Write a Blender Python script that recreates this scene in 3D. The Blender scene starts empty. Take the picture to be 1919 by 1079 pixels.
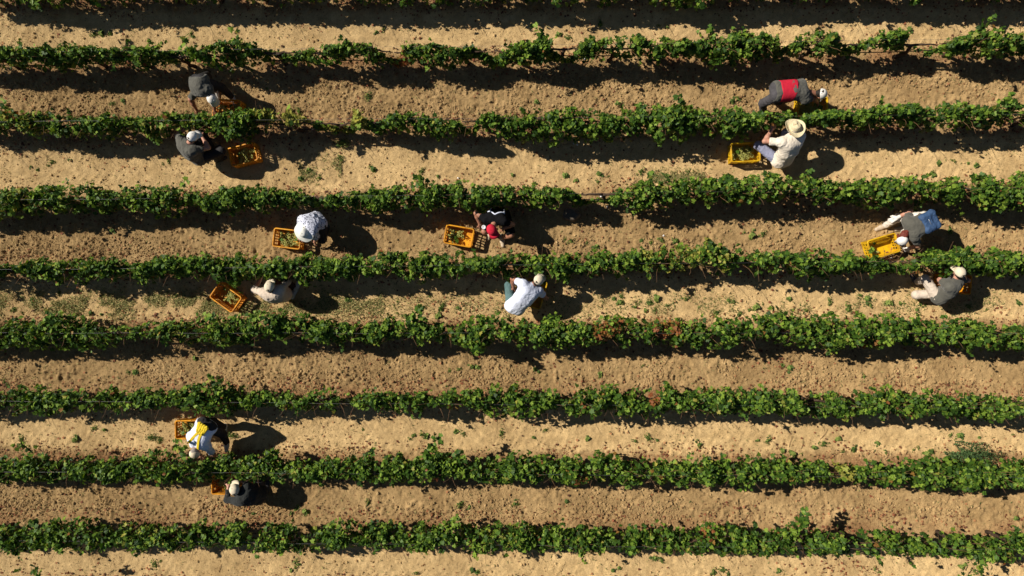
import bpy, math, random
import numpy as np
from mathutils import Vector, Matrix, noise as mnoise
from mathutils.bvhtree import BVHTree

S = bpy.context.scene
COL = S.collection
rng = np.random.default_rng(7)
random.seed(7)

# ------------------------------------------------------------------ camera
H = 13.7
FPX = 1278.0
TILT = math.radians(2.2)
cam_d = bpy.data.cameras.new('camera'); cam = bpy.data.objects.new('camera', cam_d); COL.objects.link(cam)
cam_d.sensor_width = 36.0; cam_d.lens = FPX / 1919.0 * 36.0
cam_d.clip_start = 0.1; cam_d.clip_end = 2000.0
cam.location = (0, 0, H); cam.rotation_euler = (0, TILT, 0)
S.camera = cam

# ------------------------------------------------------------------ light
SUN_DIR = Vector((1.08, -0.40, -1.0)).normalized()          # the way the light travels
elev = math.asin(-SUN_DIR.z); azim = math.atan2(-SUN_DIR.x, -SUN_DIR.y)
W = bpy.data.worlds.new('World'); S.world = W; W.use_nodes = True
nt = W.node_tree; bg = nt.nodes['Background']
sky = nt.nodes.new('ShaderNodeTexSky'); sky.sky_type = 'NISHITA'; sky.sun_disc = False
sky.sun_elevation = elev; sky.sun_rotation = azim
sky.air_density = 0.62; sky.dust_density = 0.2; sky.ozone_density = 1.0; sky.altitude = 300
nt.links.new(sky.outputs[0], bg.inputs[0]); bg.inputs[1].default_value = 0.05
sl = bpy.data.lights.new('sun', 'SUN'); sl.energy = 5.0; sl.angle = math.radians(0.55); sl.color = (1.0, 0.93, 0.82)
so = bpy.data.objects.new('sun', sl); COL.objects.link(so)
so.rotation_euler = SUN_DIR.to_track_quat('-Z', 'Y').to_euler(); so.location = (-10, 4, 20)
S.view_settings.view_transform = 'Standard'; S.view_settings.look = 'None'
S.view_settings.exposure = 0.47; S.view_settings.gamma = 1.0
S.render.engine = 'CYCLES'

# ------------------------------------------------------------------ helpers
def P(px, py, h=0.0):
    """photo pixel + real height -> where that point stands in the field"""
    x, y, z = (px - 959.5) / FPX, -(py - 539.5) / FPX, -1.0
    c, s = math.cos(TILT), math.sin(TILT)
    vx, vy, vz = c * x + s * z, y, -s * x + c * z
    t = (h - H) / vz
    return Vector((vx * t, vy * t, h))

def tag(o, label=None, cat=None, group=None, kind=None):
    if label: o['label'] = label
    if cat: o['category'] = cat
    if group: o['group'] = group
    if kind: o['kind'] = kind
    return o

def empty(name, loc, rz=0.0):
    o = bpy.data.objects.new(name, None); COL.objects.link(o)
    o.location = loc; o.rotation_euler = (0, 0, rz); o.empty_display_size = 0.1
    return o

def link(name, me, mat=None, parent=None, smooth=True):
    o = bpy.data.objects.new(name, me); COL.objects.link(o)
    if mat is not None and not me.materials: me.materials.append(mat)
    if parent is not None: o.parent = parent
    return o

def np_mesh(name, V, loops, starts, smooth=True):
    """mesh from numpy arrays: vertex coords, flat loop indices, polygon starts"""
    me = bpy.data.meshes.new(name)
    V = np.ascontiguousarray(V, dtype=np.float32)
    me.vertices.add(len(V)); me.vertices.foreach_set('co', V.ravel())
    loops = np.ascontiguousarray(loops, dtype=np.int32).ravel()
    starts = np.ascontiguousarray(starts, dtype=np.int32)
    me.loops.add(len(loops)); me.loops.foreach_set('vertex_index', loops)
    me.polygons.add(len(starts)); me.polygons.foreach_set('loop_start', starts)
    me.polygons.foreach_set('use_smooth', np.full(len(starts), smooth, dtype=bool))
    me.update(calc_edges=True); me.validate()
    return me

def py_mesh(name, V, F, smooth=True):
    me = bpy.data.meshes.new(name); me.from_pydata([tuple(v) for v in V], [], F)
    me.polygons.foreach_set('use_smooth', np.full(len(F), smooth, dtype=bool)); me.update()
    return me

class MB:
    """collects simple shapes into one mesh"""
    def __init__(s): s.v = []; s.f = []
    def add(s, V, F):
        n = len(s.v); s.v += [tuple(v) for v in V]; s.f += [tuple(i + n for i in f) for f in F]
    def box(s, lo, hi):
        x0, y0, z0 = lo; x1, y1, z1 = hi
        s.add([(x0,y0,z0),(x1,y0,z0),(x1,y1,z0),(x0,y1,z0),(x0,y0,z1),(x1,y0,z1),(x1,y1,z1),(x0,y1,z1)],
              [(0,3,2,1),(4,5,6,7),(0,1,5,4),(1,2,6,5),(2,3,7,6),(3,0,4,7)])
    def tube(s, pts, rad, n=6):
        pts = [Vector(p) for p in pts]; V = []; F = []
        for i, p in enumerate(pts):
            d = (pts[min(i+1, len(pts)-1)] - pts[max(i-1, 0)]).normalized()
            a = d.orthogonal().normalized() if i == 0 else (a - d * a.dot(d)).normalized()
            b = d.cross(a); r = rad[i] if hasattr(rad, '__len__') else rad
            for k in range(n):
                t = 2 * math.pi * k / n; V.append(p + a * (math.cos(t) * r) + b * (math.sin(t) * r))
        for i in range(len(pts) - 1):
            for k in range(n):
                F.append((i*n+k, i*n+(k+1) % n, (i+1)*n+(k+1) % n, (i+1)*n+k))
        F.append(tuple(range(n-1, -1, -1))); F.append(tuple((len(pts)-1)*n + k for k in range(n)))
        s.add(V, F)
    def mesh(s, name, smooth=True): return py_mesh(name, s.v, s.f, smooth)

# ------------------------------------------------------------------ value noise (numpy)
_lat = rng.random((256, 256)).astype(np.float32)
def vnoise(x, y, scale, off=0):
    x = np.asarray(x) / scale + off * 17.31 + 1000; y = np.asarray(y) / scale + off * 9.77 + 1000
    xi = np.floor(x).astype(int); yi = np.floor(y).astype(int); fx = x - xi; fy = y - yi
    fx = fx * fx * (3 - 2 * fx); fy = fy * fy * (3 - 2 * fy)
    g = lambda i, j: _lat[i & 255, j & 255]
    return (g(xi, yi) * (1-fx) + g(xi+1, yi) * fx) * (1-fy) + (g(xi, yi+1) * (1-fx) + g(xi+1, yi+1) * fx) * fy
def fbm(x, y, scale, oct=4, off=0, gain=0.5):
    a = 1.0; t = 0.0; n = 0.0
    for o in range(oct):
        n = n + a * vnoise(x, y, scale, off + o * 3); t += a; a *= gain; scale *= 0.5
    return n / t

# ------------------------------------------------------------------ materials
def mat_new(name):
    m = bpy.data.materials.new(name); m.use_nodes = True
    return m, m.node_tree, m.node_tree.nodes['Principled BSDF']

def mat_simple(name, rgb, rough=0.8, var=0.18, scale=8.0, bump=0.25, bscale=60.0, spec=0.3, sheen=0.0, rgb2=None, tex='noise'):
    m, nt, b = mat_new(name)
    tc = nt.nodes.new('ShaderNodeTexCoord')
    n1 = nt.nodes.new('ShaderNodeTexNoise'); n1.inputs['Scale'].default_value = scale; n1.inputs['Detail'].default_value = 5
    nt.links.new(tc.outputs['Object'], n1.inputs['Vector'])
    ramp = nt.nodes.new('ShaderNodeValToRGB'); ramp.color_ramp.elements[0].position = 0.3; ramp.color_ramp.elements[1].position = 0.7
    c2 = rgb2 or tuple(min(1, c * (1 + var)) for c in rgb)
    c1 = rgb if rgb2 else tuple(c * (1 - var) for c in rgb)
    ramp.color_ramp.elements[0].color = (*c1, 1); ramp.color_ramp.elements[1].color = (*c2, 1)
    nt.links.new(n1.outputs['Fac'], ramp.inputs[0]); nt.links.new(ramp.outputs[0], b.inputs['Base Color'])
    n2 = nt.nodes.new('ShaderNodeTexNoise'); n2.inputs['Scale'].default_value = bscale; n2.inputs['Detail'].default_value = 4
    nt.links.new(tc.outputs['Object'], n2.inputs['Vector'])
    bp = nt.nodes.new('ShaderNodeBump'); bp.inputs['Strength'].default_value = bump; bp.inputs['Distance'].default_value = 0.01
    nt.links.new(n2.outputs['Fac'], bp.inputs['Height']); nt.links.new(bp.outputs[0], b.inputs['Normal'])
    b.inputs['Roughness'].default_value = rough; b.inputs['Specular IOR Level'].default_value = spec
    if sheen: b.inputs['Sheen Weight'].default_value = sheen
    return m

def mat_pattern(name, c_light, c_dark, scale=45.0, cut=0.5):
    """printed cloth: dark motifs on a pale ground"""
    m, nt, b = mat_new(name)
    tc = nt.nodes.new('ShaderNodeTexCoord')
    v = nt.nodes.new('ShaderNodeTexNoise'); v.inputs['Scale'].default_value = scale; v.inputs['Detail'].default_value = 2
    nt.links.new(tc.outputs['Object'], v.inputs['Vector'])
    r = nt.nodes.new('ShaderNodeValToRGB'); r.color_ramp.interpolation = 'CONSTANT'
    r.color_ramp.elements[0].color = (*c_light, 1); r.color_ramp.elements[1].position = cut; r.color_ramp.elements[1].color = (*c_dark, 1)
    nt.links.new(v.outputs['Fac'], r.inputs[0]); nt.links.new(r.outputs[0], b.inputs['Base Color'])
    b.inputs['Roughness'].default_value = 0.85
    return m

def mat_leaf(name, dark, mid, light, dry=(0.24, 0.075, 0.028), yellow=(0.30, 0.27, 0.05), rough=0.42, trans=0.22):
    """leaf: colour varies leaf by leaf; 'dry' face attribute turns it to autumn red, 'young' to yellow green"""
    m, nt, b = mat_new(name)
    geo = nt.nodes.new('ShaderNodeNewGeometry')
    r = nt.nodes.new('ShaderNodeValToRGB'); e = r.color_ramp.elements
    e[0].color = (*dark, 1); e[1].color = (*light, 1); e[1].position = 0.97; k = e.new(0.55); k.color = (*mid, 1)
    nt.links.new(geo.outputs['Random Per Island'], r.inputs[0])
    def attr(n):
        a = nt.nodes.new('ShaderNodeAttribute'); a.attribute_name = n; return a.outputs['Fac']
    def mix(a, col, f):
        x = nt.nodes.new('ShaderNodeMix'); x.data_type = 'RGBA'
        nt.links.new(f, x.inputs[0]); nt.links.new(a, x.inputs[6]); x.inputs[7].default_value = (*col, 1); return x.outputs[2]
    c = mix(r.outputs[0], yellow, attr('young')); c = mix(c, dry, attr('dry'))
    nt.links.new(c, b.inputs['Base Color'])
    b.inputs['Roughness'].default_value = rough; b.inputs['Specular IOR Level'].default_value = 0.15
    tr = nt.nodes.new('ShaderNodeBsdfTranslucent')
    hs = nt.nodes.new('ShaderNodeHueSaturation'); hs.inputs['Value'].default_value = 1.5; hs.inputs['Saturation'].default_value = 1.1
    nt.links.new(c, hs.inputs['Color']); nt.links.new(hs.outputs[0], tr.inputs['Color'])
    ms = nt.nodes.new('ShaderNodeMixShader'); ms.inputs[0].default_value = trans
    out = nt.nodes['Material Output']
    nt.links.new(b.outputs[0], ms.inputs[1]); nt.links.new(tr.outputs[0], ms.inputs[2]); nt.links.new(ms.outputs[0], out.inputs[0])
    return m

def mat_plastic(name, rgb, trans=0.22):
    m, nt, b = mat_new(name)
    tc = nt.nodes.new('ShaderNodeTexCoord')
    n1 = nt.nodes.new('ShaderNodeTexNoise'); n1.inputs['Scale'].default_value = 9; n1.inputs['Detail'].default_value = 6
    nt.links.new(tc.outputs['Object'], n1.inputs['Vector'])
    ramp = nt.nodes.new('ShaderNodeValToRGB'); ramp.color_ramp.elements[0].position = 0.35; ramp.color_ramp.elements[1].position = 0.62
    ramp.color_ramp.elements[0].color = (rgb[0]*.62, rgb[1]*.55, rgb[2]*.8 + .004, 1); ramp.color_ramp.elements[1].color = (*rgb, 1)
    nt.links.new(n1.outputs['Fac'], ramp.inputs[0]); nt.links.new(ramp.outputs[0], b.inputs['Base Color'])
    b.inputs['Roughness'].default_value = 0.5; b.inputs['Specular IOR Level'].default_value = 0.35
    tr = nt.nodes.new('ShaderNodeBsdfTranslucent'); nt.links.new(ramp.outputs[0], tr.inputs['Color'])
    ms = nt.nodes.new('ShaderNodeMixShader'); ms.inputs[0].default_value = trans
    out = nt.nodes['Material Output']
    nt.links.new(b.outputs[0], ms.inputs[1]); nt.links.new(tr.outputs[0], ms.inputs[2]); nt.links.new(ms.outputs[0], out.inputs[0])
    return m

def mat_soil():
    m, nt, b = mat_new('soil')
    L = nt.links.new
    tc = nt.nodes.new('ShaderNodeTexCoord')
    def noise(scale, detail=6, rough=0.6):
        n = nt.nodes.new('ShaderNodeTexNoise'); n.inputs['Scale'].default_value = scale; n.inputs['Detail'].default_value = detail
        n.inputs['Roughness'].default_value = rough; L(tc.outputs['Object'], n.inputs['Vector']); return n.outputs['Fac']
    def ramp(f, p0, c0, p1, c1):
        r = nt.nodes.new('ShaderNodeValToRGB'); e = r.color_ramp.elements
        e[0].position = p0; e[0].color = (*c0, 1); e[1].position = p1; e[1].color = (*c1, 1); L(f, r.inputs[0]); return r.outputs[0]
    def mixc(f, a, bb, mode='MIX'):
        x = nt.nodes.new('ShaderNodeMix'); x.data_type = 'RGBA'; x.blend_type = mode
        if isinstance(f, float): x.inputs[0].default_value = f
        else: L(f, x.inputs[0])
        for s, v in ((6, a), (7, bb)):
            if isinstance(v, tuple): x.inputs[s].default_value = (*v, 1)
            else: L(v, x.inputs[s])
        return x.outputs[2]
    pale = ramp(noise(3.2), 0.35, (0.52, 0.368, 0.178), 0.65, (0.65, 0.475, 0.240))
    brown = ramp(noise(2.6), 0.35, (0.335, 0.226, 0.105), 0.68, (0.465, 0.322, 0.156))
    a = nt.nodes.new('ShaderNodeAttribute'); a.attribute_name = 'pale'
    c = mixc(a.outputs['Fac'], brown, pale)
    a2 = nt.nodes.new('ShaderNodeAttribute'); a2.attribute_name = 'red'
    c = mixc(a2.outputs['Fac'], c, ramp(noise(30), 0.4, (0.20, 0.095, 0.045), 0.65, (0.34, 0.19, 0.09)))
    c = mixc(0.7, c, ramp(noise(42, 8, 0.7), 0.36, (0.70, 0.67, 0.64), 0.62, (1.12, 1.12, 1.12)), 'MULTIPLY')
    c = mixc(0.55, c, ramp(noise(9, 5, 0.65), 0.36, (0.72, 0.70, 0.69), 0.60, (1.10, 1.09, 1.07)), 'MULTIPLY')
    c = mixc(0.8, c, ramp(noise(0.75, 4, 0.6), 0.36, (0.80, 0.77, 0.74), 0.62, (1.10, 1.10, 1.10)), 'MULTIPLY')
    L(c, b.inputs['Base Color']); b.inputs['Roughness'].default_value = 1.0; b.inputs['Specular IOR Level'].default_value = 0.05; b.inputs['Diffuse Roughness'].default_value = 0.5
    bp = nt.nodes.new('ShaderNodeBump'); bp.inputs['Strength'].default_value = 1.0; bp.inputs['Distance'].default_value = 0.022
    L(noise(55, 8, 0.65), bp.inputs['Height'])
    L(bp.outputs[0], b.inputs['Normal'])
    return m

M = {}
M['soil'] = mat_soil()
M['clod'] = mat_simple('clod', (0.30, 0.185, 0.088), 1.0, 0.0, 0.7, 0.8, 70, 0.05, rgb2=(0.44, 0.29, 0.145))
M['vine_leaf'] = mat_leaf('vine_leaf', (0.015, 0.038, 0.006), (0.054, 0.112, 0.012), (0.175, 0.255, 0.030), rough=0.5, trans=0.18)
M['weed_leaf'] = mat_leaf('weed_leaf', (0.035, 0.065, 0.016), (0.085, 0.14, 0.03), (0.20, 0.26, 0.06), rough=0.7)
M['herb_leaf'] = mat_leaf('herb_leaf', (0.028, 0.055, 0.020), (0.050, 0.092, 0.030), (0.10, 0.15, 0.05), rough=0.7, trans=0.1)
M['dry_leaf'] = mat_leaf('dry_leaf', (0.060, 0.028, 0.018), (0.21, 0.070, 0.034), (0.42, 0.22, 0.10), rough=0.8, trans=0.1)
M['straw_grass'] = mat_leaf('straw_grass', (0.07, 0.10, 0.028), (0.24, 0.235, 0.085), (0.45, 0.38, 0.17), rough=0.8, trans=0.15)
M['bark'] = mat_simple('bark', (0.055, 0.036, 0.024), 0.95, 0.4, 22, 1.0, 60, 0.1)
M['cane'] = mat_simple('cane', (0.16, 0.085, 0.04), 0.8, 0.3, 20, 0.4, 80)
M['wire'] = mat_simple('wire', (0.22, 0.215, 0.205), 0.5, 0.2, 5, 0.1)
M['wire'].node_tree.nodes['Principled BSDF'].inputs['Metallic'].default_value = 0.6
M['hose'] = mat_simple('hose', (0.012, 0.011, 0.010), 0.6, 0.2, 5, 0.1)
M['post'] = mat_simple('post', (0.20, 0.16, 0.12), 0.9, 0.3, 15, 0.6, 40)
M['orange'] = mat_plastic('orange_plastic', (0.84, 0.37, 0.012))
M['amber'] = mat_plastic('amber_plastic', (0.82, 0.38, 0.012))
M['yellow'] = mat_plastic('yellow_plastic', (0.80, 0.50, 0.010))
M['grape'] = mat_simple('grape', (0.24, 0.25, 0.05), 0.35, 0.0, 14, 0.0, 10, 0.5, rgb2=(0.44, 0.42, 0.11))
M['grape'].node_tree.nodes['Principled BSDF'].inputs['Subsurface Weight'].default_value = 0.0
M['stem'] = mat_simple('stem', (0.14, 0.15, 0.04), 0.7)
M['skin'] = mat_simple('skin', (0.42, 0.21, 0.14), 0.55, 0.10, 14, 0.08, 120, 0.35)
M['skin_tan'] = mat_simple('skin_tan', (0.30, 0.135, 0.08), 0.55, 0.10, 14, 0.08, 120, 0.35)
M['grey_shirt'] = mat_simple('grey_shirt', (0.085, 0.082, 0.068), 0.9, 0.15, 9, 0.4, 130, 0.15, 0.15)
M['black_shirt'] = mat_simple('black_shirt', (0.021, 0.023, 0.022), 0.9, 0.15, 9, 0.4, 130, 0.15, 0.1)
M['jet_shirt'] = mat_simple('jet_shirt', (0.007, 0.007, 0.008), 0.95, 0.15, 9, 0.4, 130, 0.05)
M['beige_shirt'] = mat_simple('beige_shirt', (0.52, 0.43, 0.34), 0.9, 0.08, 7, 0.4, 130, 0.15, 0.1)
M['cream_shirt'] = mat_simple('cream_shirt', (0.68, 0.60, 0.49), 0.9, 0.07, 7, 0.4, 130, 0.15, 0.1)
M['white_shirt'] = mat_simple('white_shirt', (0.64, 0.68, 0.80), 0.9, 0.06, 7, 0.4, 130, 0.15, 0.1)
M['floral'] = mat_pattern('floral_cloth', (0.55, 0.57, 0.66), (0.10, 0.11, 0.15), 38, 0.56)
M['dark_trouser'] = mat_simple('dark_trouser', (0.030, 0.029, 0.030), 0.9, 0.2, 9, 0.4, 130, 0.15)
M['charcoal'] = mat_simple('charcoal_trouser', (0.062, 0.058, 0.062), 0.9, 0.25, 9, 0.5, 130, 0.15)
M['beige_trouser'] = mat_simple('beige_trouser', (0.50, 0.42, 0.34), 0.9, 0.1, 9, 0.4, 130, 0.15)
M['pale_trouser'] = mat_simple('pale_trouser', (0.64, 0.58, 0.50), 0.9, 0.1, 9, 0.4, 130, 0.15)
M['blue_trouser'] = mat_simple('blue_trouser', (0.22, 0.23, 0.32), 0.9, 0.15, 9, 0.4, 130, 0.15)
M['teal_trouser'] = mat_simple('teal_trouser', (0.08, 0.14, 0.14), 0.9, 0.2, 9, 0.4, 130, 0.15)
M['maroon'] = mat_simple('maroon_trouser', (0.075, 0.035, 0.026), 0.9, 0.2, 9, 0.4, 130, 0.15)
M['red'] = mat_simple('red_cloth', (0.46, 0.014, 0.034), 0.85, 0.1, 8, 0.3, 130, 0.2)
M['white_cap'] = mat_simple('white_cap', (0.70, 0.67, 0.62), 0.85, 0.07, 12, 0.3, 130, 0.2)
M['cream_cap'] = mat_simple('cream_cap', (0.60, 0.52, 0.38), 0.85, 0.1, 12, 0.3, 130, 0.2)
M['straw'] = mat_simple('straw', (0.60, 0.51, 0.32), 0.8, 0.15, 40, 0.7, 150, 0.2)
M['white_hat'] = mat_simple('white_hat', (0.68, 0.68, 0.61), 0.85, 0.07, 12, 0.4, 150, 0.2)
M['blue_bag'] = mat_simple('blue_bag', (0.032, 0.068, 0.145), 0.7, 0.3, 14, 0.5, 60, 0.3)
M['strap_yellow'] = mat_simple('strap_yellow', (0.62, 0.45, 0.015), 0.7, 0.15, 14, 0.4, 90, 0.3)
M['shoe_beige'] = mat_simple('shoe_beige', (0.44, 0.35, 0.25), 0.8, 0.2, 20, 0.4, 90)
M['shoe_dark'] = mat_simple('shoe_dark', (0.06, 0.055, 0.055), 0.7, 0.3, 20, 0.4, 90)
M['shoe_pale'] = mat_simple('shoe_pale', (0.50, 0.48, 0.44), 0.7, 0.2, 20, 0.4, 90)
M['hair_dark'] = mat_simple('hair_dark', (0.018, 0.013, 0.010), 0.6, 0.3, 60, 0.8, 140)
M['hair_red'] = mat_simple('hair_red', (0.13, 0.022, 0.012), 0.55, 0.35, 60, 0.8, 140)
M['hair_grey'] = mat_simple('hair_grey', (0.25, 0.22, 0.19), 0.6, 0.3, 60, 0.8, 140)
M['eye'] = mat_simple('eye', (0.05, 0.035, 0.025), 0.2, 0.1)
M['glove'] = mat_simple('glove', (0.66, 0.62, 0.56), 0.85, 0.12, 20, 0.4, 90)
M['rock'] = mat_simple('rock', (0.105, 0.086, 0.066), 0.9, 0.35, 9, 0.9, 40)
M['paper'] = mat_simple('paper', (0.78, 0.78, 0.78), 0.8, 0.05)
M['cup'] = mat_simple('cup', (0.75, 0.75, 0.77), 0.5, 0.04)
M['steel'] = mat_simple('steel', (0.45, 0.46, 0.47), 0.35, 0.1); M['steel'].node_tree.nodes['Principled BSDF'].inputs['Metallic'].default_value = 0.8

# ------------------------------------------------------------------ vine rows as traced (px, top, bottom)
ROWS = {
0: [(-200,-60,-5),(0,-62,2),(60,-62,12),(120,-62,4),(400,-66,-2),(520,-66,4),(600,-64,-2),(760,-64,6),(900,-66,-2),(1060,-64,8),(1200,-66,-4),(1300,-68,14),(1360,-68,-4),(1500,-70,-6),(1700,-72,-6),(1919,-74,-8),(2100,-74,-8)],
1: [(-150,80,122),(0,78,120),(60,80,130),(130,75,125),(200,77,118),(260,80,128),(330,75,110),(400,78,128),(440,66,125),(500,75,108),(560,82,118),(620,75,120),(660,70,112),(700,75,122),(735,88,112),(770,70,120),(830,78,125),(880,72,110),(920,85,115),(960,78,118),(1005,64,125),(1040,75,105),(1060,90,104),(1090,70,115),(1130,58,112),(1200,57,112),(1260,62,110),(1300,70,108),(1330,57,118),(1390,52,118),(1440,55,105),(1470,72,105),(1520,48,108),(1580,60,95),(1600,65,100),(1650,55,98),(1690,50,95),(1725,65,80),(1745,76,80),(1760,74,82),(1775,66,108),(1830,50,100),(1870,45,105),(1919,60,100),(2080,55,98)],
2: [(-150,208,245),(0,205,240),(30,205,245),(80,205,255),(140,208,255),(200,208,250),(250,212,245),(280,210,260),(330,205,244),(380,207,246),(430,206,262),(460,205,260),(500,198,238),(530,208,235),(545,205,240),(565,212,238),(590,218,240),(620,220,240),(645,222,240),(665,208,238),(700,220,245),(730,208,240),(770,205,242),(810,208,250),(845,215,258),(862,222,244),(880,227,237),(892,216,242),(920,205,248),(960,212,255),(1010,197,262),(1060,195,262),(1110,205,260),(1160,205,255),(1200,190,255),(1250,190,262),(1270,188,260),(1320,200,248),(1380,205,255),(1420,208,250),(1460,204,236),(1500,204,234),(1540,205,240),(1600,205,235),(1640,195,235),(1700,188,240),(1740,200,235),(1800,185,240),(1850,198,235),(1890,180,235),(1919,195,230),(2080,190,230)],
3: [(-150,360,400),(0,358,400),(50,355,405),(100,350,388),(130,340,400),(180,352,395),(230,355,390),(270,350,400),(310,345,400),(345,338,390),(365,364,382),(390,358,395),(430,352,400),(470,345,395),(520,352,385),(560,360,385),(600,366,384),(640,360,388),(690,360,390),(730,350,395),(780,335,390),(830,345,380),(880,342,396),(930,348,385),(980,350,385),(1030,352,385),(1065,350,380),(1085,360,380),(1100,370,374),(1140,368,372),(1160,352,385),(1220,340,390),(1280,335,380),(1340,330,375),(1400,335,380),(1450,330,375),(1490,335,372),(1520,325,375),(1570,340,378),(1620,335,380),(1680,330,378),(1730,330,380),(1780,335,378),(1840,330,392),(1900,330,385),(2080,328,380)],
4: [(-150,492,522),(-10,492,520),(10,500,512),(35,502,510),(55,488,520),(110,488,525),(170,485,520),(220,490,520),(260,488,530),(300,485,522),(350,485,512),(400,480,520),(440,475,535),(500,485,520),(560,485,530),(610,485,530),(660,480,520),(720,478,512),(770,480,525),(830,480,515),(880,485,512),(930,480,512),(980,482,523),(1040,478,520),(1100,475,512),(1150,475,508),(1200,470,505),(1270,465,505),(1310,460,500),(1340,456,500),(1375,466,500),(1390,484,492),(1404,484,492),(1415,470,510),(1460,475,500),(1520,472,518),(1560,475,516),(1620,478,510),(1660,488,508),(1690,492,510),(1720,477,505),(1760,468,512),(1800,470,508),(1850,470,515),(1919,475,510),(2080,474,510)],
5: [(-150,605,648),(0,605,650),(60,605,645),(100,592,645),(150,608,652),(200,610,640),(240,610,636),(280,610,640),(350,605,640),(390,592,645),(430,600,640),(480,592,645),(530,590,635),(580,600,640),(640,605,640),(700,610,645),(760,595,640),(790,600,645),(860,610,640),(890,600,658),(930,595,640),(980,605,650),(1040,600,650),(1100,605,645),(1150,602,640),(1200,602,640),(1250,602,645),(1300,605,655),(1340,600,650),(1400,605,640),(1450,592,632),(1500,598,645),(1560,597,652),(1620,597,642),(1680,598,645),(1740,600,642),(1800,605,645),(1860,605,650),(1919,605,650),(2080,605,650)],
6: [(-150,735,772),(0,735,770),(50,730,775),(120,730,770),(180,730,770),(240,735,768),(300,735,768),(360,722,775),(400,716,775),(440,730,770),(500,735,770),(560,738,768),(610,735,770),(632,742,766),(642,752,756),(654,750,756),(664,738,765),(720,738,770),(780,740,778),(830,738,764),(870,730,770),(920,728,775),(980,730,780),(1040,735,772),(1100,730,782),(1160,728,775),(1200,735,780),(1250,728,772),(1290,735,775),(1340,735,775),(1400,735,780),(1460,735,780),(1520,740,785),(1600,735,780),(1660,735,780),(1700,740,785),(1760,738,780),(1820,735,785),(1880,745,785),(1919,750,788),(2080,750,790)],
7: [(-150,860,910),(0,862,910),(40,852,910),(100,862,910),(160,858,905),(220,862,905),(270,855,905),(330,852,910),(380,857,908),(440,850,905),(490,850,905),(540,860,910),(590,860,905),(640,858,902),(700,855,910),(770,850,912),(810,848,905),(840,855,902),(900,858,910),(930,850,905),(980,858,910),(1050,860,910),(1100,855,910),(1160,858,915),(1220,860,910),(1270,860,915),(1320,862,912),(1380,860,918),(1430,854,912),(1480,862,912),(1540,868,908),(1600,870,908),(1640,868,910),(1690,862,912),(1740,866,920),(1800,862,920),(1860,864,922),(1919,868,920),(2080,870,922)],
8: [(-150,982,1040),(0,982,1040),(60,985,1045),(130,976,1040),(200,985,1040),(260,980,1036),(300,980,1036),(360,985,1040),(430,980,1036),(500,980,1040),(560,985,1045),(620,980,1040),(680,980,1032),(740,985,1040),(800,982,1040),(860,975,1036),(920,985,1045),(980,985,1045),(1040,985,1045),(1100,985,1048),(1160,985,1045),(1220,985,1045),(1280,990,1050),(1340,990,1050),(1400,990,1050),(1460,990,1050),(1500,985,1050),(1560,995,1046),(1620,996,1050),(1680,990,1050),(1740,1000,1050),(1800,1000,1055),(1860,1000,1060),(1919,995,1060),(2080,998,1062)],
9: [(-150,1112,1172),(0,1110,1172),(300,1112,1170),(700,1112,1172),(1000,1114,1174),(1400,1116,1178),(1919,1122,1184),(2080,1122,1186)],
}
NX, NY = P(1008, 539.5).x, 0.0     # the point right below the camera is near x=0
def h_edges(py):
    """silhouette heights: the edge away from the picture's middle is made by the tall leaves"""
    t = max(-1.0, min(1.0, (py - 540) / 420.0))
    return 0.80 - 0.30 * t, 0.80 + 0.30 * t      # top edge, bottom edge
ROWDATA = {}
for k, pts in ROWS.items():
    a = []
    for (px, yt, yb) in pts:
        ht, hb = h_edges((yt + yb) / 2)
        A, B = P(px, yt, ht), P(px, yb, hb)
        a.append(((A.x + B.x) / 2, A.y, B.y))
    a = np.array(a); a = a[np.argsort(a[:, 0])]
    mid = (a[:, 1] + a[:, 2]) / 2
    sl_, ic_ = np.polyfit(a[:, 0], mid, 1)
    ROWDATA[k] = dict(a=a, s=sl_, c=ic_)
RC = np.array([ROWDATA[k]['c'] for k in range(10)]); RS = np.array([ROWDATA[k]['s'] for k in range(10)])
def row_y(k, x): return RC[k] + RS[k] * x
def row_coord(x, y):
    """continuous row index (0 top .. 9 bottom; goes on evenly outside)"""
    x = np.asarray(x, dtype=float); y = np.asarray(y, dtype=float)
    xc = np.clip(x, -14, 14)
    out = np.zeros(np.broadcast(x, y).shape)
    sp = -(RC[9] - RC[0]) / 9.0
    Y = [RC[k] + RS[k] * xc for k in range(10)]
    out = np.where(y >= Y[0], -(y - Y[0]) / sp, out)
    out = np.where(y < Y[9], 9 + (Y[9] - y) / sp, out)
    for k in range(9):
        inside = (y < Y[k]) & (y >= Y[k+1])
        out = np.where(inside, k + (Y[k] - y) / (Y[k] - Y[k+1]), out)
    return out

def ground_parts(x, y):
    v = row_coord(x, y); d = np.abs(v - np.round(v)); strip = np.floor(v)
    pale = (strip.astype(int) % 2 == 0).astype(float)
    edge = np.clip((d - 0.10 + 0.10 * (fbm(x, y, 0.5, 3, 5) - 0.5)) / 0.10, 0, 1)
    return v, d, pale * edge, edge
def ground_low(x, y):
    """the lie of the land, without clods"""
    v = row_coord(x, y); d = np.abs(v - np.round(v))
    return 0.045 * np.exp(-(d / 0.17) ** 2) + 0.03 * (fbm(x, y, 1.6, 2, 40) - 0.5)
def gz(x, y): return float(ground_low(np.array([x]), np.array([y]))[0])

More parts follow.
